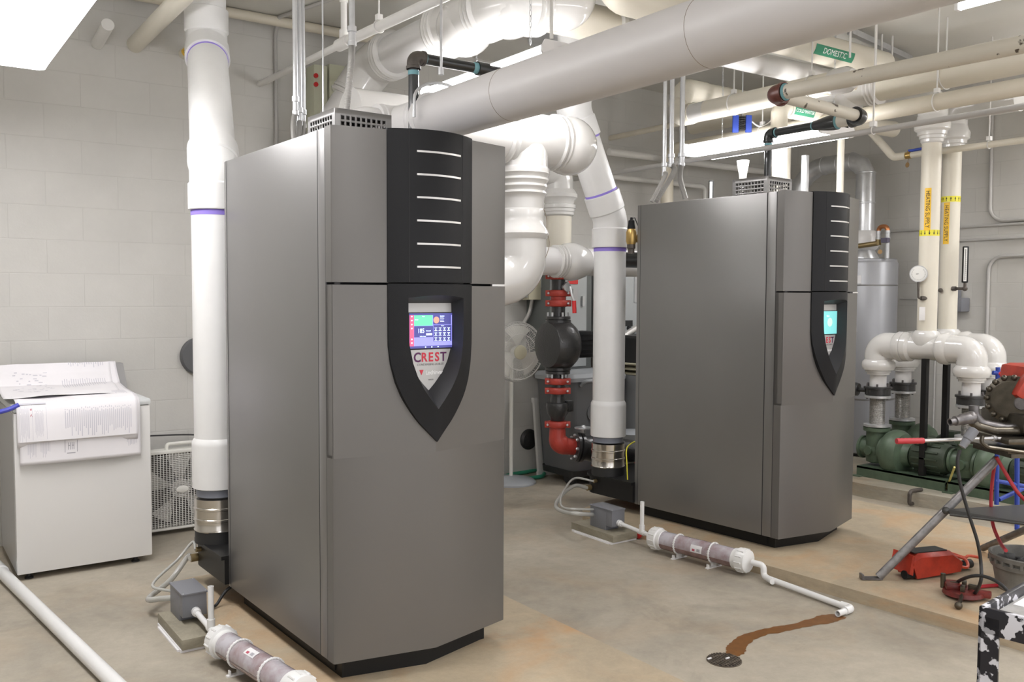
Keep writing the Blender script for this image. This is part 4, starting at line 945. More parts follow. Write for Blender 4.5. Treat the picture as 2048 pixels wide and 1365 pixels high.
G().lathe((VX, VY, vz(597)), (0, 0, 1), [(-.03, .052), (0, .056), (.03, .052)], 24).make('reducer', 'red_paint', t)
for y, r in ((636, .085), (643, .088), (738, .088), (745, .085)): G().lathe((VX, VY, vz(y)), (0, 0, 1), [(-.011, r), (-.009, r + .004), (.009, r + .004), (.011, r)], 28).make('flange', 'black_iron', t)
for y in (632, 749):
    for k in range(6):
        a = 2 * PI * k / 6 + .3; c = V((VX + .074 * math.cos(a), VY + .074 * math.sin(a), vz(y))); G().cyl(c - V((0, 0, .025)), c + V((0, 0, .025)), .008, seg=6).make('flange_bolt', 'galvanised', t)
# round check valve body: squat drum lying on its side
ax = V((-.93, .05, 0)).normalized(); c = V((VX, VY, vz(690)))
g = G(); g.lathe(c - ax * .12, ax, [(0, .10), (.02, .15), (.06, .178), (.10, .183), (.15, .181), (.20, .168), (.215, .16), (.232, .10), (.236, .02)], 40); g.cyl(c - V((0, 0, .2)), c + V((0, 0, .2)), .072, seg=28); g.make('valve_body', 'black_iron', t)
mt = c - ax * .20; g = G(); g.box(mt, (.16, .15, .19), bev=.01); 
for k in range(5): g.box(mt + V((0, 0, -.07 + k * .035)), (.17, .16, .008))
g.make('actuator', 'black_plastic', t)
# lever valve
p = V((VX, VY, vz(575))) + SEE * .05 - ax * .04
g = G(); g.lathe(p, (SEE - ax * .6), [(0, .02), (.04, .02), (.045, .032), (.055, .032)], 14); g.box(p - ax * .03 + SEE * .03, (.01, .05, .08), bev=.003); lv = g.make('lever_valve', 'galvanised', t)
q = at(1140, 573, t=T0 - .12); g = G(); g.sweep([q, at(1144, 592, t=T0 - .12), at(1148, 604, t=T0 - .13)], .0085, 8); g.make('lever', 'galvanised', lv)
g = G(); g.cyl(at(1148, 602, t=T0 - .13), at(1149, 627, t=T0 - .13), .015, seg=12); g.make('lever_grip', 'red_bright', lv)
# lower black swing check and red elbow
g = G(); g.lathe((VX, VY, vz(842)), (0, 0, 1), [(0, .05), (.02, .055), (.05, .075), (.10, .085), (.125, .08), (.13, .055), (.17, .052)], 28); g.box(V((VX, VY, vz(813))) - SEE.cross(V((0, 0, 1))) * .08, (.05, .06, .08), bev=.01); g.make('check_valve', 'black_iron', t)
o1 = V((VX, VY, vz(856))); o2 = V((VX, VY, vz(893))); hd = V((.86, -.30, -.12)).normalized(); o3 = o2 + hd * .14
g = G(); pts = fillet([o1, o2, o3], .11, 10); g.sweep(pts, [.058 + .012 * math.sin(PI * i / (len(pts)-1)) for i in range(len(pts))], 24)
g.make('elbow', 'red_paint', t)
for dd in (.13, .165):
    cc = o2 + hd * dd; g = G(); g.lathe(cc, hd, [(0, .10), (.003, .108), (.024, .108), (.027, .10)], 32); fl = g.make('flange', 'black_iron', t)
    if dd < .15:
        _, u_, v_ = frame(hd)
        for k in range(8):
            a = 2 * PI * k / 8; G().lathe(cc + (u_ * math.cos(a) + v_ * math.sin(a)) * .085, -hd, [(0, .011), (.012, .011), (.018, .006)], 8).make('flange_bolt', 'galvanised', fl)
g = G(); g.lathe(o2 + hd * .19, hd, [(0, .095), (.03, .09), (.10, .10), (.12, .11), (.16, .11), (.40, .09)], 28); g.make('pump_body', 'black_iron', t)
g = G(); tp = o2 + hd * .20 + V((0, 0, .11)); g.lathe(tp, (0, 0, 1), [(0, .02), (.03, .02), (.032, .065), (.040, .065), (.042, .02), (.055, .012)], 20); g.make('handwheel', 'galvanised', t)

# brass relief valve on a black manifold by the rear boiler
a = at(1262, 520, t=5.85)
t = thing('relief_valve', 'brass relief valve with black cap on a black manifold left of the rear boiler', 'valve', a)
G().cyl(at(1242, 520, t=6.42), a + V((.35, -.05, 0)), .055, seg=24).make('manifold', 'black_pipe', t)
g = G(); g.lathe(a + V((0, 0, .04)), (0, 0, 1), [(0, .022), (.03, .022), (.035, .028), (.06, .028)], 14); g.make('nipple', 'rust_iron', t)
g = G(); g.lathe(a + V((0, 0, .10)), (0, 0, 1), [(0, .028), (.02, .034), (.08, .034), (.10, .026)], 16); g.cyl(a + V((0, 0, .14)), a + V((.09, -.03, .14)), .026, seg=16); g.make('body', 'brass', t)
g = G(); g.lathe(a + V((0, 0, .20)), (0, 0, 1), [(0, .026), (.01, .026), (.03, .022), (.055, .020), (.06, .010), (.075, .008)], 12); g.sweep([a + V((.0, 0, .27)), a + V((.03, 0, .275)), a + V((.05, -.01, .22))], .003, 6); g.make('cap', 'black_plastic', t)

# ================================================================= BACK WALL EQUIPMENT
def panel(name, label, x0, x1, y0, y1, z0, z1, m, cat='electrical panel'):
    t = thing(name, label, cat, ((x0+x1)/2, (y0+y1)/2, z0)); G().bx(x0, x1, y0, y1, z0, z1, bev=.006).make('enclosure', m, t); return t
a, b = at(1058, 600, y=5.84), at(1096, 540, y=5.84)
t = panel('control_box', 'beige control box with grey window on the back wall behind the header', a.x, b.x + .12, 5.84, YB, a.z, b.z + .15, 'box_beige', 'control box')
G().bx(a.x + .12, b.x + .1, 5.834, 5.841, a.z + .10, b.z + .10).make('window', 'panel_grey', t)
G().bx(a.x - .02, a.x + .002, 5.86, YB, a.z + .02, b.z + .1).make('side_cover', 'panel_grey', t)
g = G(); g.sweep(bez([V((a.x + .10, 5.93, a.z)), V((a.x + .08, 5.95, a.z - .12)), V((a.x - .03, 5.96, a.z - .3)), V((a.x + .03, 5.97, a.z - .42))], 8), .017, 10); mono('flexible_conduit', g, 'flex_steel', 'flexible steel conduit hanging below the beige control box', 'conduit')
g = G(); g.tube([(3.6, 6.02, vz(735)), (5.1, 6.02, vz(735))], .016); mono('wall_conduit', g, 'grey_paint_pipe', 'grey pipe along the back wall behind the round black valve', 'conduit')
t = panel('switch_cabinet', 'tall pale grey electrical cabinet on the back wall behind the red couplings', 4.42, 4.86, 5.72, YB, .90, 1.78, 'panel_dark')
G().bx(4.45, 4.80, 5.712, 5.722, .92, 1.76, bev=.003).make('door', 'panel_grey', t)
G().bx(4.74, 4.76, 5.69, 5.712, 1.42, 1.50).make('latch', 'galvanised', t); G().bx(4.65, 4.70, 5.705, 5.713, 1.45, 1.56).make('plate', 'foil', t); G().bx(4.60, 4.70, 5.706, 5.7125, 1.60, 1.64).make('warning_label', 'red_bright', t)
t = panel('switch_cabinet', 'pale grey electrical cabinet between the rear flue and the rear boiler', 4.94, 5.75, 5.70, YB, 1.00, 1.80, 'panel_grey')
G().bx(4.96, 5.73, 5.692, 5.702, 1.02, 1.78, bev=.003).make('door', 'panel_grey', t)
a = at(1256, 647, y=5.69); G().bx(a.x - .05, a.x + .05, 5.685, 5.693, a.z - .025, a.z + .025).make('nameplate', 'text_black', t)
G().lathe(at(1257, 657, y=5.692), (0, -1, 0), [(0, .022), (.02, .018)], 16).make('knob', 'text_black', t)
a = at(1268, 575, y=5.69); G().bx(a.x, a.x + .03, 5.682, 5.693, a.z - .13, a.z + .15).make('hinge', 'galvanised', t)
g = G(); g.sweep(bez([at(1240, 678, y=5.55), at(1255, 668, y=5.55), at(1275, 655, y=5.55)], 8), .028, 12); mono('flexible_conduit', g, 'flex_steel', 'flexible steel conduit in front of the cabinet beside the rear boiler', 'conduit')
a = at(1262, 690, y=5.4); g = G(); g.bx(a.x - .06, a.x + .25, 5.4, 5.6, .98, 1.14, bev=.01); 
# rolling bin
t = thing('rolling_bin', 'dark grey wheeled bin behind the red pump elbow', 'bin', (4.62, 5.62, 0))
g = G()
def sec(z, h, w): return [V((4.72 + a * w, 5.60 + b * h, z)) for a, b in ((-1, -1), (1, -1), (1, 1), (-1, 1))]
def rsec(z, w, h, r=.06):
    return [g.b.verts.new((4.66 + p[0], 5.62 + p[1], z)) for p in rnd([(-w, -h), (w, -h), (w, h), (-w, h)], r, 4)]
g.skin([rsec(.10, .23, .20), rsec(.16, .24, .21), rsec(.70, .28, .23), rsec(.83, .29, .235)]); g.make('body', 'bin_grey', t)
g = G(); g.skin([rsec(.83, .305, .245), rsec(.86, .31, .25), rsec(.89, .29, .235), rsec(.90, .24, .18)]); g.tube([(4.47, 5.38, .80), (4.47, 5.33, .84), (4.83, 5.33, .84), (4.83, 5.38, .80)], .014, .03, 10); g.make('lid', 'bin_light', t)
g = G(); g.skin([rsec(.07, .24, .215), rsec(.12, .245, .22)]); g.make('base_rim', 'bin_black', t)
for xx in (4.47, 4.84):
    g = G(); g.lathe((xx - .02, 5.50, .06), (1, .15, 0), [(0, .045), (.004, .06), (.036, .06), (.04, .045)], 24); g.make('wheel', 'rubber_black', t)
g = G(); g.text('R', .09, (4.62, 5.385, .58), (1, .0, 0), (0, 0, 1), .003); g.lathe((4.62, 5.392, .58), (0, -1, 0), [(0, .075), (.004, .075), (.004, .068)], 28); g.make('moulded_emblem', 'bin_grey', t)
# filter panel leaning on the wall
t = thing('filter_panel', 'white-framed filter leaning against the wall beside the grey bin', 'filter', (4.40, 5.86, 0))
a, b = at(1097, 945, z=0), at(1092, 803, y=5.95); M_ = Matrix.Rotation(-.12, 3, 'X')
x0 = 4.47
g = G(); g.box((x0, 5.935, .32), (.05, .03, .66), M_, bev=.003); g.box((x0 + .45, 5.935, .32), (.05, .03, .66), M_, bev=.003); g.box((x0 + .22, 5.975, .63), (.5, .03, .04), M_); g.box((x0 + .22, 5.90, .02), (.5, .03, .04), M_); g.make('frame', 'white_paint', t)
g = G(); 
for k in range(22): g.box((x0 + .03 + k * .019, 5.937, .32), (.007, .016, .60), M_)
g.make('pleated_media', 'panel_grey', t)
# round plate and green hose
g = G(); p = at(1057, 879, y=YB); g.lathe(p, (0, -1, 0), [(0, .088), (.012, .086), (.02, .078), (.022, .07), (.026, .066), (.03, .02), (.034, .012)], 36); mono('wall_plate', g, 'black_iron', 'round black plate low on the back wall right of the pedestal fan', 'wall plate')
g = G(); p = at(398, 712, y=YB); g.lathe(p, (0, -1, 0), [(0, .125), (.03, .125), (.04, .115), (.042, .02)], 36); mono('wall_plate', g, 'bin_grey', 'dark round disc on the back wall half hidden by the left flue', 'wall plate')
g = G(); g.sweep(bez([at(1000, 958, z=.018), at(1020, 950, z=.018), at(1050, 945, z=.018), at(1080, 940, z=.018), at(1088, 945, z=.018), at(1084, 953, z=.018), at(1060, 957, z=.018), at(1025, 966, z=.018)], 8), .016, 12); mono('garden_hose', g, 'hose_green', 'green hose curled on the floor behind the fan base', 'hose')

# pedestal fan
fb = at(1022, 966, z=0); t = thing('pedestal_fan', 'white pedestal fan half hidden by the right side of the front boiler', 'fan', fb)
G().lathe(fb, (0, 0, 1), [(0, .20), (.012, .20), (.028, .185), (.045, .11), (.055, .03), (.06, .025)], 48).make('base', 'bin_light', t)
G().cyl(fb + V((0, 0, .05)), fb + V((0, 0, 1.02)), .015, seg=14).make('pole', 'plastic_cream', t)
fc = at(1034, 704, t=6.75); fd = (V((CAMP.x, CAMP.y, fc.z)) - fc).normalized(); fd = (fd + V((.48, 0, -.02))).normalized()
g = G(); g.lathe(fc - fd * .20, fd, [(0, .05), (.02, .065), (.12, .065), (.14, .05)], 24); g.make('motor_housing', 'plastic_cream', t)
_, fu, fv = frame(fd); R_ = .225
def gr(back):
    g = G(); s = -1 if back else 1
    for k in range(72):
        a = 2 * PI * k / 72; w_ = fu * math.cos(a) + fv * math.sin(a); w2 = fu * math.cos(a + .25) + fv * math.sin(a + .25)
        g.sweep([fc + w_ * .05 + fd * s * .055, fc + (w_ * .5 + w2 * .5) * R_ * .6 + fd * s * .05, fc + w2 * R_ * .93 + fd * s * .03, fc + w2 * R_], .0013, 4)
    for r, h in ((R_, 0), (R_ * .93, .03 * s), (R_ * .6, .05 * s), (.05, .055 * s)):
        g.sweep([fc + (fu * math.cos(2*PI*k/40) + fv * math.sin(2*PI*k/40)) * r + fd * h for k in range(40)], .003 if r < R_ else .006, 6, closed=True)
    return g
gr(False).make('front_grille', 'grille_white', t); gr(True).make('rear_grille', 'grille_white', t)
G().lathe(fc + fd * .052, fd, [(0, .055), (.008, .052), (.012, .045)], 28).make('badge', 'box_beige', t)
g = G(); g.lathe(fc - fd * .03, fd, [(0, .04), (.05, .04), (.06, .03)], 20)
for k in range(3):
    a0 = 2 * PI * k / 3 + .5
    g.grid(lambda i, j, a0=a0: fc + (fu * math.cos(a0 + (j - .5) * 1.3 * (.6 + .4 * i)) + fv * math.sin(a0 + (j - .5) * 1.3 * (.6 + .4 * i))) * (.04 + .16 * i) + fd * ((j - .5) * .04), 6, 8)
g.make('blades', 'plastic_cream', t)

# bucket and barrel seen between flue and rear boiler
a = at(1268, 870, t=7.0); t = thing('pail', 'grey pail holding something red, beside the rear flue band', 'bucket', (a.x, a.y, 0))
G().lathe((a.x, a.y, 0), (0, 0, 1), [(0, .12), (.30, .14), (.32, .15), (.34, .15)], 28).make('body', 'red_paint', t)
g = G(); g.lathe((a.x, a.y, .34), (0, 0, 1), [(0, .15), (.01, .155), (.03, .155), (.035, .15), (.09, .153), (.10, .158), (.105, .15)], 28); g.make('rim', 'bin_light', t)
a = V((5.16, 5.40, 0)); t = thing('barrel', 'black-lidded grey barrel standing between the flue and the rear boiler', 'barrel', (a.x + .1, a.y, 0))
G().lathe((a.x + .1, a.y, 0), (0, 0, 1), [(0, .25), (.02, .27), (.80, .29), (.82, .30), (.86, .30)], 36).make('body', 'bin_light', t)
g = G()
for z in (.86, .90, .94): g.lathe((a.x + .1, a.y, z), (0, 0, 1), [(0, .29), (.006, .305), (.014, .305), (.02, .29)], 36)
g.make('hoop', 'box_beige', t)
G().lathe((a.x + .1, a.y, .96), (0, 0, 1), [(0, .28), (.18, .28), (.20, .29), (.22, .28)], 36).make('liner', 'bin_black', t)

# ================================================================= LEFT: WASHER, DRAWINGS, BOX FAN
WX0, WX1, WY0, WY1 = .553, 1.225, 5.23, 5.90
t = thing('washing_machine', 'white top-loading washing machine covered with drawings at the left', 'washing machine', ((WX0 + WX1)/2, 5.57, 0))
G().bx(WX0, WX1, WY0, WY1, .035, .885, bev=.008).make('cabinet', 'enamel_white', t)
G().bx(WX0 - .004, WX1 + .004, WY0 - .006, WY1, .887, .922, bev=.012).make('top_panel', 'washer_top', t)
G().bx(WX0 - .0015, WX0 + .001, WY0 + .02, WY1 - .01, .045, .88).make('side_panel', 'washer_side', t)
g = G(); g.prism([(WX0 + .01, 5.72, .92), (WX0 + .01, 5.80, 1.02), (WX0 + .01, 5.84, 1.08), (WX0 + .01, 5.93, 1.08), (WX0 + .01, 5.93, .92)], (WX1 - WX0 - .02, 0, 0)); g.make('console', 'washer_console', t)
G().bx(WX0 + .05, WX1 - .06, WY0 + .05, 5.70, .92, .932, bev=.005).make('lid', 'washer_top', t)
for x in (WX0 + .06, WX1 - .08):
    for y in (WY0 + .05, WY1 - .06): G().lathe((x, y, 0), (0, 0, 1), [(0, .022), (.008, .022), (.010, .012), (.04, .012)], 12).make('foot', 'rubber_black', t)
def drape(prof, x0a, x1a, x0b, x1b, lift, wob=.004, n=60):
    """sheet following the profile [(y,z)] ; x range a at the start, b at the end"""
    L_ = [0]
    for (a, b), (c, d) in zip(prof, prof[1:]): L_.append(L_[-1] + math.hypot(c - a, d - b))
    T_ = L_[-1]
    def f(s, q):
        s = min(max(s, 0), 1); l = s * T_
        for k in range(len(prof) - 1):
            if l <= L_[k+1] + 1e-9:
                r = (l - L_[k]) / (L_[k+1] - L_[k]); y = prof[k][0] + (prof[k+1][0] - prof[k][0]) * r; z = prof[k][1] + (prof[k+1][1] - prof[k][1]) * r; break
        dy, dz = prof[k+1][0] - prof[k][0], prof[k+1][1] - prof[k][1]; nl = math.hypot(dy, dz); nrm = (dz / nl, -dy / nl)
        x = (x0a + (x0b - x0a) * s) * (1 - q) + (x1a + (x1b - x1a) * s) * q
        o = lift + wob * (math.sin(9 * x + 7 * s) + .5 * math.sin(23 * x - 11 * s + 2))
        sx = -1 if nrm[1] < -.01 or nrm[0] > 0 else 1
        return V((x, y + sx * nrm[0] * o, z + sx * nrm[1] * o))
    return f
pr0 = [(5.93, 1.088), (5.83, 1.092), (5.78, 1.03), (5.70, .965), (5.50, .945), (5.30, .938), (5.225, .925), (5.205, .88)]
def sheet(name, label, prof, xa, xb, lift, marks, lifted=0, parent=None):
    f = drape(prof, xa[0], xa[1], xb[0], xb[1], lift)
    g = G(); g.grid(f, 60, 34)
    o = g.make(name, 'paper'); md = o.modifiers.new('s', 'SOLIDIFY'); md.thickness = .0012; md.offset = 1
    tag(o, label, 'drawing', 'construction drawings on the washing machine')
    fo = drape(prof, xa[0], xa[1], xb[0], xb[1], lift + .0022)
    for mn, mm, rects in marks:
        g = G()
        for (s0, s1, q0_, q1_) in rects: g.grid(lambda i, j: fo(s0 + (s1 - s0) * i, q0_ + (q1_ - q0_) * j), max(1, int((s1 - s0) * 40)), max(1, int((q1_ - q0_) * 30)))
        off = o.location.copy(); g.b.transform(Matrix.Translation(-off)); m_ = g.make(mn, mm, o, local=True)
    return o
def textblock(s0, s1, q0_, q1_, rows, w=.35):
    return [(s0 + random.uniform(0, .1) * (s1 - s0), s1 - random.uniform(0, .35) * (s1 - s0), q0_ + (q1_ - q0_) * k / rows, q0_ + (q1_ - q0_) * (k + w) / rows) for k in range(rows)]
random.seed(3)
sheet('drawing_sheet', 'lowest hanging drawing sheet with a round stamp, draped over the washer front', pr0 + [(5.20, .75), (5.197, .615)], (.60, 1.17), (.575, 1.165), .002,
      [('print', 'ink_light', textblock(.87, .97, .06, .13, 8) + textblock(.87, .97, .16, .24, 9) + textblock(.88, .95, .88, .97, 7)),
       ('stamp', 'ink', [(.885, .889, .37, .44), (.955, .959, .37, .44), (.89, .953, .352, .357), (.89, .953, .453, .458), (.905, .94, .38, .385), (.905, .94, .395, .40), (.905, .94, .41, .415), (.905, .94, .425, .43), (.918, .922, .38, .40), (.918, .922, .41, .43)])])
sheet('drawing_sheet', 'upper drawing sheet with a red title mark, draped over the washer front', pr0 + [(5.195, .80), (5.190, .735), (5.196, .705)], (.565, 1.17), (.565, 1.15), .010,
      [('print', 'ink_light', textblock(.80, .96, .38, .95, 34, .4)), ('print', 'ink_light', textblock(.78, .97, .03, .10, 10)), ('print', 'ink_light', textblock(.80, .95, .14, .21, 12)), ('print', 'ink_light', textblock(.56, .70, .62, .95, 22, .3)),
       ('print', 'ink_light', [(.77, .985, .02, .0225), (.77, .985, .12, .1225), (.77, .985, .23, .2325), (.77, .772, .02, .23), (.983, .985, .02, .23), (.02, .99, .985, .987), (.985, .988, .02, .985)]),
       ('title_mark', 'ink_red', textblock(.79, .85, .105, .125, 3, .6))])
sheet('drawing_sheet', 'topmost drawing sheet with sketched plans, lying over the washer console', [(5.93, 1.088), (5.83, 1.092), (5.78, 1.03), (5.70, .965), (5.50, .945), (5.32, .938)], (.53, 1.14), (.52, 1.10), .018,
      [('print', 'ink_light', textblock(.10, .22, .62, .95, 16, .3) + textblock(.35, .6, .55, .95, 20, .3) + [(random.uniform(.25, .6), 0, random.uniform(.08, .42), 0) for _ in range(0)] + [(a, a + .012, b, b + random.uniform(.01, .04)) for a, b in [(random.uniform(.25, .7), random.uniform(.1, .45)) for _ in range(46)]])])
g = G(); p = at(5, 823, y=5.22); g.sweep(bez([p + V((-.10, .02, -.02)), p, p + V((.04, .0, .012)), p + V((.075, 0, .028))], 6), .012, 8); mono('painters_tape', g, 'blue_tape', 'blue strip hanging at the left edge of the drawings', 'tape')

t = thing('box_fan', 'white square box fan on the floor between the washer and the left flue', 'fan', (1.62, 5.80, 0))
FX0, FX1, FY0, FY1, FZ0, FZ1 = 1.27, 1.79, 5.74, 5.85, .03, .53
g = G(); 
for (a, b, c, d) in ((FX0, FX1, FZ0, FZ0 + .016), (FX0, FX1, FZ1 - .02, FZ1), (FX0, FX0 + .012, FZ0, FZ1), (FX1 - .012, FX1, FZ0, FZ1)): g.bx(a, b, FY0, FY1, c, d, bev=.006)
g.make('frame', 'plastic_cream', t)
g = G(); n = 26
for k in range(1, n): x = FX0 + .02 + (FX1 - FX0 - .04) * k / n; g.bx(x - .0020, x + .0020, FY0 + .002, FY0 + .008, FZ0 + .02, FZ1 - .02)
for k in range(1, 40): z = FZ0 + .02 + (FZ1 - FZ0 - .04) * k / 40; g.bx(FX0 + .02, FX1 - .02, FY0, FY0 + .006, z - .0009, z + .0009)
g.make('grille', 'grille_white', t)
fc = V(((FX0 + FX1)/2, FY0 + .05, (FZ0 + FZ1)/2))
g = G()
for k in range(5):
    a0 = 2 * PI * k / 5 + .35
    g.grid(lambda i, j, a0=a0: fc + V((math.cos(a0 + (j - .5) * .62 * (.75 + .35*i)), 0, math.sin(a0 + (j - .5) * .62 * (.75 + .35*i)))) * (.05 + .175 * i) + V((0, (j - .5) * .05, 0)), 6, 8)
g.make('blades', 'fan_blade', t)
G().lathe(fc + V((0, .02, 0)), (0, -1, 0), [(0, .055), (.04, .06), (.05, .05)], 28).make('motor_hub', 'fan_blade', t)
g = G(); pr = [(.0, 1.0), (.006, .97), (.008, .8)]
g.skin([[g.b.verts.new(fc + V((.04 * s * math.cos(a), -.045 - h, .022 * s * math.sin(a)))) for a in [2*PI*k/28 for k in range(28)]] for h, s in pr]); g.make('badge', 'plastic_cream', t)
G().bx(FX0 + .02, FX1 - .02, FY1 - .02, FY1 - .012, FZ0 + .02, FZ1 - .02).make('rear_shroud', 'fan_dark', t)
g = G(); g.tube([(FX0 + .18, 5.79, FZ1 - .005), (FX0 + .18, 5.79, FZ1 + .035), (FX0 + .38, 5.79, FZ1 + .035), (FX0 + .38, 5.79, FZ1 - .005)], .011, .02, 10); g.make('handle', 'plastic_cream', t)
G().lathe((FX0 + .46, 5.79, FZ1), (0, 0, 1), [(0, .026), (.012, .026), (.03, .02)], 16).make('knob', 'plastic_cream', t)
for x in (FX0 + .04, FX1 - .04): G().bx(x - .012, x + .012, 5.75, 5.85, 0, .032, bev=.004).make('foot', 'plastic_cream', t)
g = G(); g.sweep(bez([(1.10, 5.98, .60), (1.4, 5.99, .595), (1.7, 5.99, .575), (1.95, 5.99, .52)], 6), .005, 8); mono('power_cord', g, 'rubber_black', 'black cord along the wall above the box fan', 'cable')

# white pipe on the floor
t = thing('floor_pipe', 'long white plastic pipe on the floor at bottom left', 'pipe', (.6, 4.5, 0))
a, b = at(-2, 1140, z=.03), at(235, 1372, z=.03); d = (b - a).normalized(); g = G(); g.cyl(a - d * .05, b + d * 1.2, .030, seg=24); g.make('pipe', 'pvc_white', t)
g = G(); g.lathe(a + d * .0, d, [(-.10, .036), (.06, .036), (.062, .031)], 24); g.make('coupling', 'pvc_white', t)
# ================================================================= HEATING SUPPLY RISERS AND PUMPS
def camdir(p): return V((CAMP.x - p.x, CAMP.y - p.y, 0)).normalized()
def cyl_pt(c, r, a, z):
    d = camdir(c); s = V((-d.y, d.x, 0))      # s points to the viewer's left/right
    if s.dot(CR) < 0: s = -s
    return V((c.x, c.y, 0)) + d * (r * math.cos(a)) + s * (r * math.sin(a)) + V((0, 0, z))
def vlabel(t, c, r, a0, a1, z0, z1, m, name):
    g = G(); g.grid(lambda i, j: cyl_pt(c, r + .0012, a0 + (a1 - a0) * i, z0 + (z1 - z0) * j), 60 if a1 - a0 > 3 else 14, 1); return g.make(name, m, t)
def supply(X, yc, yl, yr, zl_top, zl_bot, za, la, up, label, hlabel):
    c = V((X, yc, 0)); r = .069
    t = thing('heating_riser', label, 'pipe', (X, yc, 1.2), 0, 'heating supply risers')
    G().cyl((X, yc, 1.20), (X, yc, 2.82), r, seg=36).make('jacket', 'insulation_cream', t)
    g = G(); g.lathe((X, yc, 2.64), (0, 0, 1), [(0, r), (.01, r + .01), (.03, r + .012), (.035, r + .02), (.055, r + .022), (.06, r + .034), (.085, r + .036), (.10, r + .055), (.14, r + .06), (.17, r + .045), (.22, r + .03)], 36)
    g.tube([(X, yc, 2.80), (X, yc, 2.98), (X, yc - .5 if X > 6.6 else yc + .4, 2.98)], r + .035, .12, 28, n=8); g.make('top_cover', 'cover_gloss', t)
    lb = vlabel(t, c, r, la - .33, la + .33, zl_bot, zl_top, 'label_yellow', 'pipe_marker')
    H = zl_top - zl_bot
    TW = .040 * 8.45
    g = G(); g.text('HEATING SUPPLY', .040, (0, 0, 0), (1, 0, 0), (0, 1, 0), .0004, sx=1, fix=lambda x, y, z: cyl_pt(c, r + .0022 + z, la + y / r, (zl_top + zl_bot) / 2 - x * H * .94 / TW)); g.make('lettering', 'text_black', lb)
    bd = vlabel(t, c, r, -PI, PI, za, za + .045, 'tape_yellow', 'arrow_band')
    g = G()
    for k in range(14):
        a = -PI + 2 * PI * k / 14; z = za + .0225; s = 1 if up else -1
        P = lambda da, dz: cyl_pt(c, r + .0024, a + da, z + s * dz)
        g.face([P(-.03, -.016), P(.03, -.016), P(.03, .0), P(-.03, .0)]); g.face([P(-.09, 0), P(.09, 0), P(0, .017)])
    g.make('arrows', 'text_black', bd)
    # header with pumps' drops
    h = thing('pump_header', hlabel, 'pipe', (X, (yl + yr) / 2, .9), 0, 'glossy white pump headers')
    zh = 1.125; R = .092
    g = G(); g.cyl((X, yl - .22, zh), (X, yr + .22, zh), R, seg=32); g.lathe((X, yc, zh + .02), (0, 0, 1), [(0, R), (.06, R + .012), (.09, R + .006), (.11, .08)], 32)
    for yy, s in ((yc + .13, 1), (yc - .13, -1)): g.lathe((X, yy, zh), (0, s, 0), [(-.03, R), (-.01, R + .018), (.03, R + .02), (.05, R), (.055, R - .01)], 32)
    g.make('tee_cover', 'cover_gloss', h)
    for y, s in ((yl, -1), (yr, 1)):
        g = G(); p0 = V((X, y + s * .20, zh)); pc = V((X, y, zh)); p1 = V((X, y, zh - .16)); pts = fillet([p0, pc, p1], .15, 12)
        g.sweep(pts, R + .012, 32); g.lathe(p0, (0, -s, 0), [(-.03, R), (-.02, R + .022), (.02, R + .026), (.045, R + .012)], 32)
        g.lathe(p1 + V((0, 0, .05)), (0, 0, -1), [(0, R + .012), (.02, R + .03), (.05, R + .034), (.08, R + .022), (.085, R + .004), (.10, R + .004), (.102, R - .006), (.118, R - .006), (.12, .068)], 32)
        g.make('elbow_cover', 'cover_gloss', h)
        G().cyl((X, y, zh - .22), (X, y, .800), .062, seg=28).make('jacket', 'insulation_white', h)
    for y, s in ((yl, -1), (yr, 1)):
        w_ = yl == y
        q = thing('butterfly_valve', ('black flanged valve under the left elbow of the ' if w_ else 'black flanged valve under the right elbow of the ') + ('front' if X < 6.6 else 'rear') + ' white pump header', 'valve', (X, y, .74), 0, 'flanged pump valves')
        g = G(); g.lathe((X, y, .735), (0, 0, 1), [(0, .088), (.002, .095), (.05, .095), (.052, .105), (.066, .105), (.068, .095)], 30); g.make('body', 'black_iron', q)
        G().lathe((X, y, .712), (0, 0, 1), [(0, .092), (.003, .098), (.02, .098), (.023, .09)], 30).make('lower_flange', 'galvanised', q)
        for k in range(6):
            a = 2 * PI * k / 6 + .5; G().cyl((X + .086 * math.cos(a), y + .086 * math.sin(a), .705), (X + .086 * math.cos(a), y + .086 * math.sin(a), .825), .008, seg=6).make('flange_bolt', 'steel_worn', q)
        if w_:
            g = G(); g.cyl((X, y, .765), (X - .03, y + .17, .765), .018, seg=12); g.lathe((X - .03, y + .15, .765), (-.2, .9, .1), [(0, .05), (.03, .055), (.05, .03)], 20); g.make('gear_operator', 'black_iron', q)
        q = thing('flexible_connector', ('braided steel connector over the ' if w_ else 'braided steel connector above the ') + ('left' if w_ else 'right') + ' pump of the ' + ('front' if X < 6.6 else 'rear') + ' header', 'connector', (X, y, .50), 0, 'braided pump connectors')
        g = G(); n = 40; g.lathe((X, y, .50), (0, 0, 1), [(.212 * k / n, .056 + (.0025 if k % 2 else 0)) for k in range(n + 1)], 30); g.make('braid', 'braid_steel', q)
        g = G(); g.lathe((X, y, .485), (0, 0, 1), [(0, .095), (.003, .10), (.020, .10), (.023, .09)], 30); g.make('collar', 'galvanised', q)
    for y in (yl, yr): pump(X, y, X, y == yl)
mat('braid_steel', (.36, .35, .33), .35, metal=.7, var=.5, vscale=130)
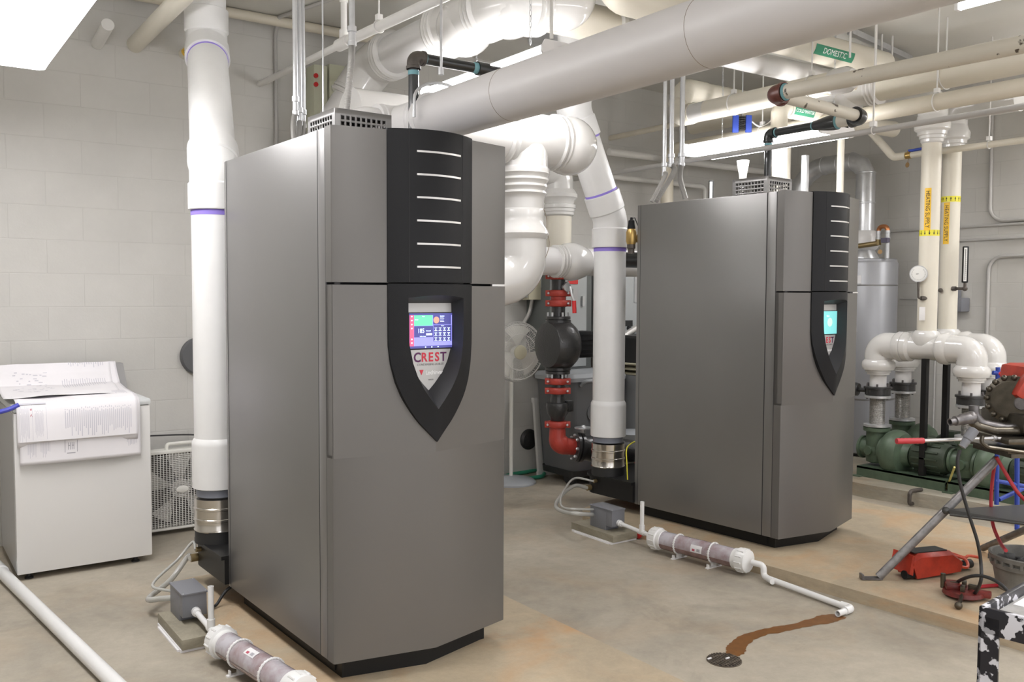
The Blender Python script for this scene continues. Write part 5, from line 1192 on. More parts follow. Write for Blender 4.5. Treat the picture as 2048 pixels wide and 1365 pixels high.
def pump(X, y, X_, left):
    t = thing('circulation_pump', 'green base-mounted pump under the %s leg of the %s white header' % ('left' if left else 'right', 'front' if X < 6.6 else 'rear'), 'pump', (X, y, .10), 0, 'green circulation pumps')
    g = G(); g.lathe((X, y, .20), (0, 0, 1), [(0, .05), (.01, .075), (.10, .082), (.22, .078), (.25, .078), (.252, .10), (.278, .102), (.281, .09)], 28); g.make('suction_elbow', 'green_machine', t)
    g = G(); g.lathe((X, y + .05, .31), (0, 1, -.0), [(0, .07), (.02, .075), (.05, .075), (.052, .09), (.07, .09), (.075, .07)], 24)
    g.lathe((X - .05, y + .01, .30), (-1, .1, 0), [(0, .05), (.02, .055), (.03, .035), (.05, .033)], 18); g.make('strainer_cover', 'green_machine', t)
    g = G(); g.lathe((X, y - .05, .30), (0, -1, 0), [(0, .07), (.04, .078), (.05, .13), (.058, .14), (.065, .16), (.10, .178), (.15, .178), (.19, .155), (.21, .10), (.26, .085)], 36); g.lathe((X, y - .07, .30), (0, -1, 0), [(-.005, .09), (.0, .118), (.018, .118)], 30); g.make('volute', 'green_machine', t)
    g = G(); g.bx(X - .05, X + .05, y - .22, y - .14, .17, .24); g.make('foot', 'green_dark', t)
    g = G(); g.lathe((X, y - .31, .31), (0, -1, 0), [(0, .06), (.02, .10), (.05, .115), (.26, .115), (.29, .10), (.30, .06)], 26)
    for k in range(14): a = 2 * PI * k / 14; g.box((X + .118 * math.cos(a), y - .46, .31 + .118 * math.sin(a)), (.012, .20, .012), Matrix.Rotation(-a, 3, 'Y'))
    g.box((X - .04, y - .44, .43), (.10, .10, .05), bev=.005); g.make('motor', 'green_dark', t)
    g = G(); g.bx(X - .15, X + .15, y - .64, y + .07, .165, .18); g.bx(X - .15, X - .135, y - .64, y + .07, .10, .18); g.bx(X + .135, X + .15, y - .64, y + .07, .10, .18); g.bx(X - .19, X - .14, y + .02, y + .09, .10, .108); g.make('base_frame', 'green_machine', t)
supply(6.40, 3.672, 4.060, 3.325, at(1850, 377, x=6.34).z, at(1850, 462, x=6.34).z, at(1855, 472, x=6.34).z, -.25, False, 'left insulated riser with a yellow heating supply marker above down arrows', 'front glossy white header bridging two green pumps')
supply(6.90, 3.790, 4.150, 3.440, at(1886, 406, x=6.84).z, at(1886, 489, x=6.84).z, at(1886, 405, x=6.84).z, -.42, True, 'right insulated riser with a yellow heating supply marker below up arrows', 'rear glossy white header half hidden behind the front one')

# instruments
c = at(1837, 548, x=6.30); dr = (CAMP - c).normalized(); c2 = at(1837, 597, x=6.30)
t = thing('pressure_gauge', 'round white dial gauge on the left heating riser', 'gauge', c)
G().lathe(c - dr * .03, dr, [(0, .055), (.004, .060), (.028, .062), (.034, .062), (.034, .056)], 32).make('case', 'galvanised', t)
fc_ = G().lathe(c + dr * .0035, dr, [(0, .0555), (.001, .0555)], 32).make('dial', 'gauge_face', t)
_, u, v = frame(dr); g = G()
for k in range(27):
    a = -.75 * PI + 1.5 * PI * k / 26 + PI / 2; w_ = u * math.cos(a) + v * math.sin(a); pw = w_.cross(dr)
    g.face([c + dr * .0052 + w_ * .042 + pw * .0007, c + dr * .0052 + w_ * .042 - pw * .0007, c + dr * .0052 + w_ * .050 - pw * .0007, c + dr * .0052 + w_ * .050 + pw * .0007])
w_ = (CR * 1 + V((0, 0, .12))).normalized(); pw = V((0, 0, 1)); g.face([c + dr * .0055 - w_ * .018 + pw * .002, c + dr * .0055 - w_ * .018 - pw * .002, c + dr * .0055 + w_ * .042]); g.make('dial_marks', 'text_black', fc_)
g = G(); g.tube([c + V((0, 0, -.06)), c2, c2 + V((.06, -.04, 0))], .008, .012, 10); g.lathe(c2 + V((.015, -.01, 0)), (.8, -.55, 0), [(0, .016), (.04, .016)], 12); g.make('stem', 'rust_iron', t)
a, b = at(1931, 493, x=6.86), at(1930, 566, x=6.86)
t = thing('thermometer', 'black-framed tall industrial thermometer on the right heating riser', 'thermometer', b)
m = (a + b) / 2; ro = Matrix.Rotation(math.atan2(CR.y, CR.x), 3, 'Z'); H = (a - b).length
G().box(m, (.042, .024, H), ro, bev=.006).make('case', 'black_plastic', t)
f_ = camdir(m); G().box(m + f_ * .012, (.024, .004, H * .92), ro).make('scale_plate', 'gauge_face', t)
g = G(); g.box(m + f_ * .015, (.003, .002, H * .85), ro)
for k in range(16): g.box(m + f_ * .0145 + V((0, 0, -H * .4 + k * H * .053)) + CR * .006, (.006, .001, .0015), ro)
g.make('scale_marks', 'text_black', t)
g = G(); g.tube([b + V((0, 0, 0)), b + V((0, 0, -.045)), V((6.88, 3.80, b.z - .045))], .011, .02, 10); g.ball(b + V((0, 0, -.045)), .020, 12); g.lathe(b + V((0, .07, -.045)), (0, 1, 0), [(0, .018), (.03, .018)], 8); g.make('well_stem', 'rust_iron', t)
t0 = at(1881, 581, x=6.82); g = G(); g.lathe(t0, camdir(t0), [(-.03, .012), (0, .018), (.012, .016), (.014, .008)], 12); mono('pipe_plug', g, 'rust_iron', 'small rusty plug low on the right heating riser', 'plug')
p = at(1845, 628, x=6.32); g = G(); g.box(p, (.05, .002, .10), ro, bev=.0008); mono('paper_tag', g, 'insulation_white', 'cream paper tag hanging at the foot of the left heating riser', 'tag')
p = at(1920, 610, x=7.63); t = thing('valve_actuator', 'small grey control boxes on the right wall behind the thermometer', 'control box', p)
g = G(); g.box(p, (.14, .10, .12), bev=.01); g.box(p + V((0, .08, .09)), (.12, .12, .08), bev=.01); g.box(p + V((0, .1, -.10)), (.1, .09, .09), bev=.01); g.make('body', 'neutral_grey', t)
# support poles
for (x, y, z0, lab) in ((6.296, 3.615, 0, 'front black square support post between the green pumps'), (6.60, 3.62, .10, 'rear black square support post between the green pumps')):
    t = thing('support_post', lab, 'post', (x, y, z0), 0, 'black support posts')
    G().bx(x - .020, x + .020, y - .020, y + .020, z0, 1.05).make('post', 'black_metal', t); G().bx(x - .08, x + .08, y - .08, y + .08, z0, z0 + .010).make('base_plate', 'black_metal', t)
g = G(); a = at(1822, 998, x=6.02); g.tube([(6.04, a.y, .02), (6.0, a.y, .02), (6.0, a.y, .115), (6.12, a.y - .02, .115)], .014, .03, 12); mono('drain_pipe', g, 'rust_iron', 'rusty bent pipe over the edge of the pump pad', 'pipe')
g = G(); a, b = at(1893, 978, z=.105), at(1909, 935, x=6.1); g.cyl(a, b, .008, seg=6); mono('yellow_stick', g, 'yellow_stick', 'short yellow stick leaning by the right green pump', 'stick')

# ================================================================= WATER HEATER
hx_, hy2 = 7.20, 4.70
t = thing('water_heater', 'tall grey cylindrical water heater behind the rear boiler', 'water heater', (hx_, hy2, .10))
g = G(); g.lathe((hx_, hy2, .10), (0, 0, 1), [(.03, .245), (.04, .255), (1.70, .255), (1.71, .25), (1.72, .245), (1.735, .245), (1.74, .23)], 48); g.make('tank', 'heater_grey', t)
G().lathe((hx_, hy2, .10), (0, 0, 1), [(0, .22), (.03, .22)], 32).make('stand', 'bin_black', t)
g = G(); g.lathe((hx_, hy2, .60), (0, 0, 1), [(0, .2555), (.002, .257), (.014, .257), (.016, .2555)], 48); g.lathe((hx_, hy2, 1.60), (0, 0, 1), [(0, .2555), (.002, .257), (.01, .257), (.012, .2555)], 48); g.make('band', 'cabinet_edge', t)
hc = V((hx_, hy2, 0))
def hlab(a0, a1, z0, z1, m, n, r=.2566):
    g = G(); g.grid(lambda i, j: cyl_pt(hc, r, a0 + (a1 - a0) * i, z0 + (z1 - z0) * j), 8, 1); return g.make(n, m, t)
hlab(-.50, -.18, 1.62, 1.69, 'label_white', 'rating_label'); hlab(-.62, -.42, .98, 1.10, 'label_white', 'rating_label'); hlab(-.62, -.42, .90, .98, 'hose_green', 'rating_label'); hlab(-.5, -.15, .66, .70, 'label_white', 'rating_label')
a = at(1721, 578, x=6.98); g = G(); g.tube([a + V((.08, 0, 0)), a, a + V((0, 0, -.06))], .016, .02, 12); g.box(a + V((0, 0, .02)), (.03, .03, .04)); g.make('relief_valve', 'brass', t)
g = G(); g.cyl(a + V((0, 0, -.05)), V((a.x, a.y, .25)), .0125, seg=14); g.make('discharge_pipe', 'copper', t)
# draft hood and vent
hp = at(1728, 490, t=8.0); hx3, hy3 = hx_ - .02, at(1728, 490, x=hx_ - .02).y
t2 = thing('vent_pipe', 'shiny sheet metal vent pipe looping above the water heater', 'vent', (hx3, hy3, 1.85))
g = G(); g.lathe((hx3, hy3, 1.84), (0, 0, 1), [(0, .13), (.01, .13), (.07, .095), (.09, .09)], 28); g.make('draft_hood', 'galvanised', t2)
g = G(); g.lathe((hx3, hy3, 1.92), (0, 0, 1), [(0, .10), (.03, .125), (.10, .13), (.15, .11), (.17, .09)], 28); g.make('insulated_collar', 'insulation_white', t2)
zt = at(1700, 325, x=hx3).z; yl2 = at(1632, 335, x=hx3).y
def gore(g, pts, r, seg=28): g.sweep(pts, r, seg)
g = G(); pts = [V((hx3, hy3, 2.05)), V((hx3, hy3, zt - .12)), V((hx3, hy3 + .045, zt - .04)), V((hx3, hy3 + .12, zt)), V((hx3, yl2 - .10, zt)), V((hx3, yl2 - .02, zt - .01)), V((hx3 - .02, yl2 + .07, zt - .07)), V((hx3 - .06, yl2 + .13, zt - .16)), V((hx3 - .12, yl2 + .18, zt - .42)), V((hx3 - .12, yl2 + .18, 1.7))]
gore(g, pts, .082); g.make('duct', 'galvanised', t2)
for p, d in ((V((hx3, hy3, 2.33)), (0, 0, 1)), (V((hx3, hy3, zt - .12)), (0, 0, 1)), (V((hx3, hy3 + .12, zt)), (0, 1, 0)), (V((hx3, yl2 - .10, zt)), (0, 1, 0)), (V((hx3, (hy3 + yl2) / 2, zt)), (0, 1, 0))):
    G().lathe(p, d, [(0, .083), (.004, .087), (.012, .087), (.016, .083)], 28).make('crimp_ring', 'galvanised', t2)
# copper loop, fittings
a, b = at(1757, 470, x=7.1), at(1775, 470, x=7.1); zt3 = at(1766, 458, x=7.1).z
t = thing('copper_loop', 'inverted U of copper pipe on top of the water heater', 'pipe', (a.x, (a.y + b.y) / 2, 1.84))
zb_ = at(1757, 482, x=7.1).z
g = G(); g.tube([(7.1, a.y, zb_), (7.1, a.y, zt3 + .02), (7.1, b.y, zt3 + .02), (7.1, b.y, zb_)], .019, .036, 16, n=10); g.make('pipe', 'copper', t)
g = G(); 
for y_ in (a.y, b.y): g.lathe((7.1, y_, zb_ + .01), (0, 0, 1), [(0, .024), (.02, .024), (.022, .0215), (.05, .0215), (.052, .023), (.075, .023)], 16)
g.lathe((7.1, b.y, 1.835), (0, 0, 1), [(0, .02), (zb_ - 1.835, .02)], 14); g.make('sweat_fitting', 'galvanised', t)
g = G(); g.cyl((7.1, a.y, zb_ - .02), (7.05, a.y + .16, zb_ - .04), .022, seg=14); g.lathe((7.1, a.y, zb_ - .035), (0, 0, 1), [(0, .024), (.05, .024)], 14); g.make('tee', 'brass_dull', t)
G().bx(7.05, 7.09, b.y - .03, b.y + .03, zb_ - .02, zb_ + .02).make('dielectric_clamp', 'ink_dark', t)
p = at(1760, 504, x=7.06); g = G(); g.lathe(p, camdir(p), [(0, .019), (.002, .019)], 18); g.cyl(p + V((0, 0, .018)), (7.06, a.y, zb_), .0012, seg=4); g.make('valve_tag', 'tag_bronze', t)
p = at(1731, 520, x=6.95)

# right wall conduits
def wc(label, pts, r=.012): g = G(); g.tube(pts, r, .12, 12, n=8); mono('wall_conduit', g, 'grey_paint_pipe', label, 'conduit', 'painted conduits on the right wall')
wx = XR - .02
Yw = lambda px, py: at(px, py, x=wx).y
Zw = lambda px, py: at(px, py, x=wx).z
wc('conduit dropping down the right wall and bending right at its foot', [(wx, Yw(1981, 300), 3.3), (wx, Yw(1981, 400), Zw(2030, 440)), (wx, .5, Zw(2030, 440))], .015)
wc('upper of two horizontal conduits on the right wall behind the heating risers', [(wx, 5.3, Zw(1734, 466)), (wx, .5, Zw(1734, 466))])
wc('lower of two horizontal conduits on the right wall behind the heating risers', [(wx, Yw(1860, 483), Zw(1950, 480)), (wx, .5, Zw(1950, 480))])
wc('conduit rising up the right wall and bending right at its top', [(wx, Yw(1976, 600), .5), (wx, Yw(1976, 560), Zw(2030, 512)), (wx, .5, Zw(2030, 512))], .015)
wc('thin upright conduit on the right wall between the black posts', [(wx, Yw(1868, 780), .2), (wx, Yw(1868, 780), 1.3)], .009)
wc('short horizontal conduit on the right wall beside the water heater', [(wx, Yw(1800, 598), Zw(1830, 598)), (wx, Yw(1850, 598), Zw(1830, 598))], .010)
# back wall pipes right of the flue
g = G(); a, b = at(1368, 323, y=5.75), at(1530, 349, y=5.75); g.tube([(a.x - .9, 5.75, a.z + .0), (b.x + .3, 5.75, a.z)], .030); mono('insulated_pipe', g, 'white_paint', 'brightly lit white pipe crossing behind the conduits of the rear boiler', 'pipe')
g = G(); a = at(1300, 362, y=5.9); b = at(1410, 385, y=5.9); g.tube([(a.x - 1.0, 5.9, a.z), (b.x, 5.9, a.z), (b.x, 5.9, 1.2)], .022, .05); mono('insulated_pipe', g, 'white_paint', 'slim white pipe on the back wall above the rear boiler', 'pipe')
a = at(1422, 375, t=6.6); ro = Matrix.Rotation(math.atan2(CR.y, CR.x), 3, 'Z'); t = thing('thermometer', 'slim thermometer standing up behind the top of the rear boiler', 'thermometer', a)
G().box(a + V((0, 0, -.1)), (.034, .02, .30), ro, bev=.004).make('case', 'black_plastic', t); G().box(a + V((0, 0, -.1)) + camdir(a) * .011, (.02, .003, .28), ro).make('scale_plate', 'gauge_face', t)
a = at(1484, 248, t=6.9); t = thing('blue_spring_hanger', 'blue spring hanger bracket above the ceiling light of the rear boiler', 'pipe hanger', a)
for s in (-1, 1): G().box(a + CR * .05 * s, (.045, .03, .13), ro, bev=.004).make('plate', 'blue_paint', t)
g = G()
for k in range(7): g.lathe(a + V((0, 0, -.05 + k * .016)), (0, 0, 1), [(0, .02), (.004, .026), (.010, .026), (.012, .02)], 16)
g.make('spring', 'rubber_black', t); G().cyl(a, V((a.x, a.y, ZC)), .005, seg=8).make('rod', 'galvanised', t)
g = G(); g.sweep(bez([a + CR * .07 + V((0, 0, .02)), a + CR * .14 + V((0, 0, -.02)), a + CR * .22 + V((0, 0, .02)), a + CR * .27 + V((0, 0, .12))], 8), .006, 8); mono('cable', g, 'white_paint', 'loose white cable looping right of the blue hanger', 'cable')
a = at(1486, 330, t=6.5); g = G(); g.lathe((a.x, a.y, 2.15), (0, 0, 1), [(0, .02), (.06, .022), (.10, .03), (.16, .022), (.24, .028), (.30, .04), (.34, .045)], 16); mono('insulated_pipe', g, 'white_paint', 'lumpy white taped pipe end above the perforated guard of the rear boiler', 'pipe')
# cream wall pipe top right, tee cover and ceiling vent ring
g = G(); p = at(1130, 78, z=ZC - .02); g.lathe((p.x, p.y, ZC - .05), (0, 0, 1), [(0, .22), (.01, .27), (.05, .27)], 40); g.lathe((p.x, p.y, ZC - .14), (0, 0, 1), [(0, .15), (.10, .16)], 36); mono('ceiling_vent', g, 'galvanised', 'round galvanised ring on the ceiling above the chained light', 'vent')
# metal distribution boxes on back wall, top
x0 = at(628, 180, y=5.9).x; zA, zB = at(628, 230, y=5.9).z - .2, at(628, 128, y=5.9).z
t = thing('wall_trunking', 'pale yellow-green upright metal troughs on the back wall above the front boiler', 'trunking', (x0 + .15, 5.97, zA))
for i, (dx, w_, dz) in enumerate(((0, .10, 0), (.115, .13, .02), (.25, .11, .03), (.365, .09, -.02))):
    G().bx(x0 + dx, x0 + dx + w_, 5.90, YB, zA, zB + dz, bev=.004).make('trough', 'trough_paint', t)
g = G(); g.sweep(bez([V((x0 + .23, 5.89, zB)), V((x0 + .235, 5.885, zB - .18)), V((x0 + .30, 5.885, zB - .30)), V((x0 + .36, 5.89, zB - .36))], 6), .009, 8); g.make('cable', 'rubber_black', t)
for k in range(2): G().lathe((x0 + .01, 5.895, zB - .08 - .06 * k), (0, -1, 0), [(0, .016), (.012, .016)], 14).make('pilot_light', 'red_bright', t)

# ================================================================= PIPE THREADING MACHINE AND TOOLS (right)
TT = 4.45
wc_ = at(2023, 799, t=TT); vd = V((CAMP.x - wc_.x, CAMP.y - wc_.y, 0)).normalized(); axm = (vd * .92 + CR * -.25 + V((0, 0, .10))).normalized(); _, mu, mv = frame(axm)
t = thing('threading_machine', 'oily red and steel pipe threading machine on a tripod at the right edge', 'machine', V((wc_.x, wc_.y, PZ)))
g = G(); g.lathe(wc_ - axm * .03, axm, [(0, .10), (.01, .118), (.04, .118), (.05, .095), (.052, .09)], 40); g.make('chuck_ring', 'steel_oily', t)
for k in range(15):
    a = 2 * PI * k / 15; G().ball(wc_ + (mu * math.cos(a) + mv * math.sin(a)) * .108 + axm * .02, .0150, 12).make('chuck_stud', 'steel_oily', t)
G().lathe(wc_ + axm * .018, axm, [(0, .092), (.004, .088), (.006, .03)], 36).make('chuck_face', 'steel_oily', t)
h1 = wc_ + CR * .05 + V((0, 0, -.012)) + vd * .05; G().lathe(h1 - vd * .06, vd, [(0, .03), (.09, .032), (.10, .034), (.105, .030)], 24).make('jaw_knob', 'steel_worn', t)
g = G(); g.box(wc_ + CR * .19 + V((0, 0, .04)) - vd * .15, (.30, .42, .24), Matrix.Rotation(math.atan2(CR.y, CR.x), 3, 'Z'), bev=.04); g.box(wc_ + CR * .085 + V((0, 0, .055)) + vd * .07, (.12, .06, .13), Matrix.Rotation(math.atan2(CR.y, CR.x) , 3, 'Z') @ Matrix.Rotation(.5, 3, 'Y'), bev=.025); g.make('housing', 'machine_red', t)
g = G(); g.box(wc_ + CR * .12 + V((0, 0, -.11)) - vd * .05, (.34, .40, .09), Matrix.Rotation(math.atan2(CR.y, CR.x), 3, 'Z'), bev=.02)
g.tube([at(1935, 835, t=TT - .1), at(1952, 852, t=TT - .1), at(1990, 862, t=TT - .1), at(2060, 862, t=TT - .1)], .021, .06, 14); g.make('carriage_arm', 'steel_oily', t)
g = G(); g.tube([at(1948, 812, t=TT - .08), at(1948, 830, t=TT - .08), at(1962, 848, t=TT - .08), at(2010, 858, t=TT - .08), at(2060, 858, t=TT - .08)], .024, .05, 14); g.make('support_arm', 'steel_worn', t)
a, b = at(1899, 845, t=TT - .15), at(1942, 836, t=TT - .12); dd = (b - a).normalized(); g = G(); g.lathe(a, dd, [(.04, .010), (.002, .013), (0, .018), (.03, .018), (.032, .024), (.06, .024), (.07, .028), (.11, .028)], 20, cap=False); g.ball(b, .032, 14); g.make('pipe_end', 'steel_worn', t)
# stand top, tray, legs
g = G(); Mz = Matrix.Rotation(math.atan2(CR.y, CR.x) + .1, 3, 'Z'); cp = at(2040, 893, t=TT); g.box(cp, (.36, .34, .014), Mz, bev=.004); g.box(cp + V((0, 0, -.022)), (.30, .30, .02), Mz); g.box(cp + V((0, 0, .05)), (.36, .34, .03), Mz, bev=.01)
g.tube([at(1965, 872, t=TT-.2), at(1962, 885, t=TT-.2), at(1975, 895, t=TT-.2), at(2050, 906, t=TT-.2)], .010, .03, 8); g.make('stand_top', 'steel_oily', t)
la, lb_ = at(1995, 918, t=4.50), at(1757, 1155, z=PZ + .012); dd = (la - lb_).normalized()
g = G(); g.cyl(lb_, la, .021, seg=16); g.make('leg', 'steel_leg', t) if 'steel_leg' in MATS else g.make('leg', 'steel_worn', t)
g = G(); g.box(lb_ + V((-.03, .02, -.005)), (.10, .04, .008), Matrix.Rotation(math.atan2(CR.y, CR.x), 3, 'Z')); g.box(lb_ + V((-.07, .05, .004)), (.01, .04, .025), Matrix.Rotation(math.atan2(CR.y, CR.x), 3, 'Z')); g.make('leg_foot', 'steel_worn', t)
g = G(); g.cyl(at(1966, 1097, z=PZ + .02), at(2120, 1030, t=4.4), .019, seg=14); g.make('leg', 'steel_worn', t)
g = G(); g.cyl(at(2100, 1240, z=PZ + .02), at(2075, 915, t=4.45), .021, seg=14); g.make('leg', 'steel_worn', t)
s0, s1, s2, s3 = at(1892, 1022, t=4.49), at(2060, 1012, t=4.75), at(2060, 1050, t=4.2), at(1900, 1030, t=4.45)
g = G(); g.prism([s0, s1, s2, s3], (0, 0, .008)); g.sweep([s0, s1], .007, 8); g.sweep([s3, s2], .007, 8); g.ball(s0, .02, 10); g.make('brace_tray', 'tray_dark', t)
# feed lever
a, b, c = at(1793, 883, t=4.2), at(1847, 882, t=4.22), at(1990, 877, t=4.32)
g = G(); g.sweep([b, c, at(2060, 882, t=4.35)], .0085, 10); g.lathe(c, (b - c), [(-.01, .008), (0, .014), (.012, .014), (.016, .008)], 12); lvr = g.make('feed_lever', 'steel_bright', t) if 'steel_bright' in MATS else None
g = G(); n = 14; g.lathe(a, b - a, [((b - a).length * k / n, .0135 + (.0012 if k % 2 else 0)) for k in range(n + 1)], 14); g.make('lever_grip', 'red_grip', lvr)
# hoses and cables hanging from the machine
hose('red oil hose hanging from the threading machine down behind its tray', [at(1992, 915, t=4.6), at(1985, 960, t=4.62), at(1982, 1010, t=4.62), at(1986, 1050, t=4.6), at(2000, 1085, t=4.5), at(2012, 1102, t=4.3)], .0085, 'red_grip')
hose('red hose sweeping right from under the threading machine', [at(1993, 915, t=4.45), at(2010, 945, t=4.45), at(2035, 985, t=4.4), at(2060, 1010, t=4.4)], .009, 'red_grip')
pc_ = thing('power_cord', 'black power cord with a grey plug looping to the floor below the threading machine', 'cable', at(1915, 1190, z=PZ))
a, b = at(1950, 858, t=4.2), at(1920, 900, t=4.2)
g = G(); dd = (b - a).normalized(); L_ = (b - a).length; g.lathe(a, dd, [(0, .012), (.005, .024), (.06, .024), (.065, .019)] + [(.065 + k * .008, .0195 - .0008 * k + (.002 if k % 2 else 0)) for k in range(1, int((L_ - .07) / .008))], 16); g.make('plug', 'neutral_grey', pc_)
F = lambda px, py, h=.01: at(px, py, z=PZ + h)
g = G(); g.sweep(bez([b, at(1915, 925, t=4.2), at(1921, 970, t=4.2), at(1938, 1030, t=4.2), at(1955, 1085, t=4.2), at(1962, 1130, t=4.2), at(1961, 1165, t=4.15), F(1945, 1192, .02), F(1920, 1196), F(1910, 1180), F(1915, 1165, .06), at(1940, 1154, t=4.18), at(1965, 1153, t=4.12), at(1992, 1163, t=4.05), at(2015, 1182, t=4.0), at(2040, 1215, t=3.95)], 8), .008, 10); g.make('cord', 'rubber_black', pc_)
# foot pedal
pa, pb_, pc2 = F(1835, 1163, 0), F(1925, 1150, 0), F(1815, 1128, 0)
ux = (pb_ - pa).normalized(); uy = V((-ux.y, ux.x, 0))
t = thing('foot_pedal', 'red guarded foot pedal lying on the pad under the machine tripod', 'foot pedal', pa)
o = pa; L_ = (pb_ - pa).length
P = lambda a, b, z: o + ux * a + uy * b + V((0, 0, z))
g = G()
A = [(-.0, .012), (-.035, .108), (.02, .135), (L_ - .07, .128), (L_, .075), (L_ - .01, .02)]
rows = []
for b_, k in ((0, .86), (.02, 1.0), (.11, 1.0), (.13, .86)): rows.append([g.b.verts.new(P(a, b_, z * k)) for a, z in A])
g.skin(rows); g.prism([P(-.055, -.0, .04), P(-.035, -.0, .135), P(-.02, 0, .13), P(-.03, 0, .03)], uy * .13); g.make('guard', 'machine_red', t)
g = G(); g.prism([P(.0, .025, .1345), P(L_ - .085, .025, .1285), P(L_ - .085, .105, .1285), P(.0, .105, .1345)], (0, 0, .005)); g.make('pad', 'rubber_black', t)
g = G(); g.cyl(P(-.06, .03, .03), P(.02, .03, .03), .022, seg=14); g.make('pedal', 'black_plastic', t)
g = G(); g.lathe(P(L_ - .02, .06, .03), ux, [(0, .018), (.03, .02), (.06, .018), (.10, .022), (.14, .024), (.145, .018)], 16); g.make('plug', 'rubber_black', t)
g = G(); g.sweep(bez([P(L_ - .03, .08, .06), P(L_ + .04, .12, .075), P(L_ + .12, .10, .05), P(L_ + .2, .14, .04), P(L_ + .26, .12, .03)], 6), .008, 8); g.sweep(bez([P(L_ - .04, .03, .05), P(L_ + .03, .0, .035), P(L_ + .07, .05, .06), P(L_ + .02, .10, .075)], 6), .008, 8); g.make('cord', 'orange_red', t)
# die head
a, b = F(1880, 1175, .03), F(1975, 1190, .03); ux = (b - a).normalized(); uy = V((-ux.y, ux.x, 0)); c = (a + b) / 2
t = thing('die_head', 'oily dark red die head on the pad in front of the foot pedal', 'tool', c - V((0, 0, .03)))
g = G(); g.lathe(c - V((.0, 0, .025)), (0, 0, 1), [(0, .075), (.012, .095), (.03, .09), (.035, .06)], 24); g.box(c + ux * .07, (.10, .05, .03), Matrix.Rotation(math.atan2(ux.y, ux.x), 3, 'Z'), bev=.01); g.box(c - ux * .05 + V((0, 0, .02)), (.07, .09, .03), Matrix.Rotation(math.atan2(ux.y, ux.x) + .3, 3, 'Z'), bev=.01); g.make('body', 'die_red', t)
g = G()
for k in range(4): a_ = PI / 2 * k + .4; g.box(c + V((math.cos(a_) * .04, math.sin(a_) * .04, .02)), (.04, .02, .035), Matrix.Rotation(a_, 3, 'Z'), bev=.004)
g.cyl(c - ux * .09 + V((0, 0, .0)), c - ux * .09 + V((0, 0, .07)), .012, seg=10); g.make('die', 'steel_oily', t)
g = G(); q = F(1917, 1212, .018); g.sweep([c - uy * .05, q], .010, 10); g.ball(q, .018, 12); g.make('handle', 'steel_oily', t)
hose('red cord on the pad between the die head and the grey bucket', [F(1950, 1175), F(1985, 1172), F(2010, 1172), F(2030, 1180)], .009, 'red_grip', 'cable', 'power_cord')
# bucket
bc = at(2056, 1178, z=PZ)
t = thing('bucket', 'dirty grey bucket of oily scraps on the pad at the right edge', 'bucket', bc)
g = G(); g.lathe(bc, (0, 0, 1), [(0, .135), (.004, .142), (.11, .160), (.112, .170), (.135, .172), (.137, .162), (.15, .163), (.152, .178), (.172, .180), (.175, .170), (.172, .164), (.10, .155)], 40, cap=False)
for k in range(24): a = 2 * PI * k / 24; g.box(bc + V((math.cos(a) * .171, math.sin(a) * .171, .143)), (.02, .012, .024), Matrix.Rotation(a, 3, 'Z'))
g.make('shell', 'bucket_grey', t)
G().lathe(bc + V((0, 0, .115)), (0, 0, 1), [(0, .153), (.002, .153)], 36).make('waste_oil', 'oily_black', t)
random.seed(5)
for k in range(14):
    a, r_ = random.uniform(0, 2 * PI), random.uniform(.02, .12); G().box(bc + V((math.cos(a) * r_, math.sin(a) * r_, .13)), (.05, .035, .03), Matrix.Rotation(random.uniform(0, 3), 3, 'Z') @ Matrix.Rotation(random.uniform(0, 2), 3, 'X'), bev=.006).make('scrap', 'tray_dark', t)
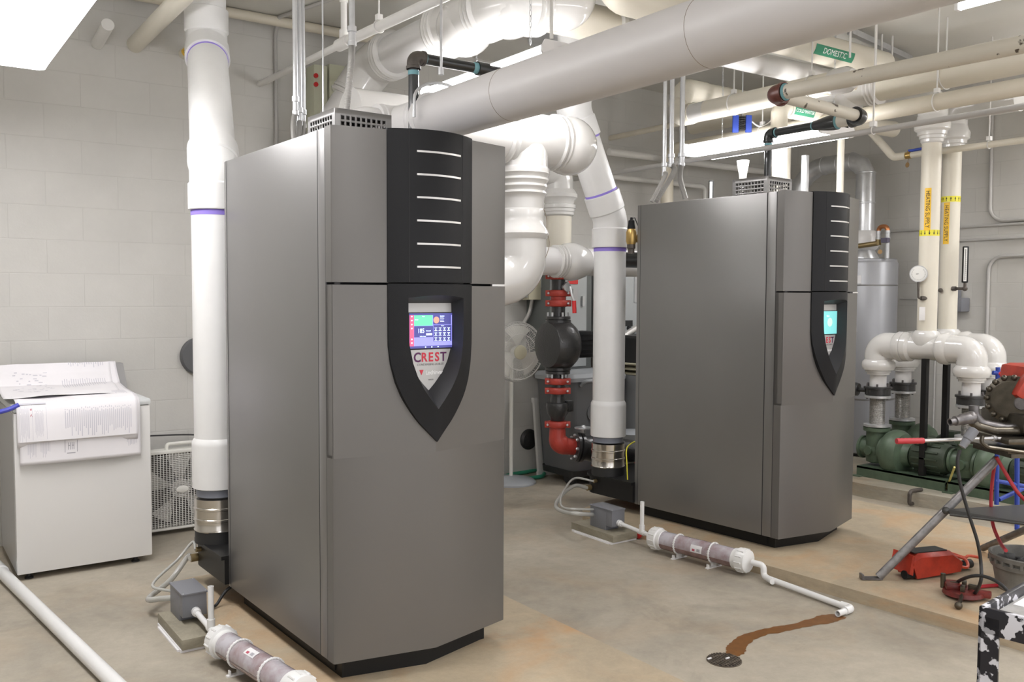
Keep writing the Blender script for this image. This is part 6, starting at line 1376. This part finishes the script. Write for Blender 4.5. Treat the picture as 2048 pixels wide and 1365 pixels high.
# blue hand cart frame behind
t = thing('blue_cart', 'blue and red tubular frame standing behind the threading machine', 'cart', at(2010, 1000, t=5.2))
g = G(); g.tube([at(1986, 746, t=5.0), at(1996, 747, t=5.0), at(1995, 790, t=5.0)], .013, .02, 10); g.cyl(at(1996, 735, t=5.0), at(1993, 1010, t=5.0), .012, seg=10); g.cyl(at(2034, 900, t=5.0), at(2034, 1060, t=5.0), .013, seg=10); g.cyl(at(1990, 962, t=5.0), at(2060, 975, t=5.0), .012, seg=10); g.cyl(at(1998, 1000, t=5.0), at(2060, 972, t=5.1), .012, seg=10); g.make('frame', 'blue_paint', t)
g = G(); g.cyl(at(1996, 748, t=5.0), at(2070, 752, t=4.9), .013, seg=12); g.make('push_bar', 'red_bright', t)

# ================================================================= PAINT-SPATTERED CART
t = thing('work_cart', 'small cart frame covered in black and white paint spatters at the bottom right corner', 'cart', at(1970, 1365, t=2.0) * 1.0)
C0 = at(1958, 1213, t=1.95); zc_ = C0.z
E1 = at(2048, 1163, z=zc_) - C0; e1 = E1.normalized(); e2 = V((e1.y, -e1.x, 0)); 
if e2.dot(V((0, -1, 0))) < 0: e2 = -e2
Lc, Wc = .55, .40
t.location = V((C0.x, C0.y, 0))
Mc = Matrix.Rotation(math.atan2(e1.y, e1.x), 3, 'Z')
def cb(a0, a1, b0, b1, z0, z1, bev=0.0): 
    return G().box(C0 + e1 * (a0 + a1) / 2 + e2 * (b0 + b1) / 2 + V((0, 0, (z0 + z1) / 2)), (a1 - a0, b1 - b0, z1 - z0), Mc, bev=bev)
cb(.004, Lc, .004, Wc, -.030, -.024).make('tray', 'painted_tray', t)
for (a0, a1, b0, b1) in ((0, Lc, 0, .012), (0, .012, 0, Wc), (0, Lc, Wc - .012, Wc), (Lc - .012, Lc, 0, Wc)): cb(a0, a1, b0, b1, -.058, .0, .002).make('apron', 'paint_spatter', t)
for (a, b, s, q) in ((0, 0, 1, 1), (Lc, 0, -1, 1), (0, Wc, 1, -1), (Lc, Wc, -1, -1)):
    g = G()
    x0, x1 = sorted((a, a + s * .042)); y0, y1 = sorted((b, b + q * .006)); g.box(C0 + e1 * (x0 + x1) / 2 + e2 * (y0 + y1) / 2 + V((0, 0, -zc_ / 2 - .01)), (x1 - x0, y1 - y0, zc_ - .02), Mc)
    x0, x1 = sorted((a, a + s * .006)); y0, y1 = sorted((b, b + q * .042)); g.box(C0 + e1 * (x0 + x1) / 2 + e2 * (y0 + y1) / 2 + V((0, 0, -zc_ / 2 - .01)), (x1 - x0, y1 - y0, zc_ - .02), Mc)
    g.make('leg', 'paint_spatter', t)
cb(.14, .24, .02, .09, -.024, -.0235 + .001).make('paint_patch', 'label_white', t)
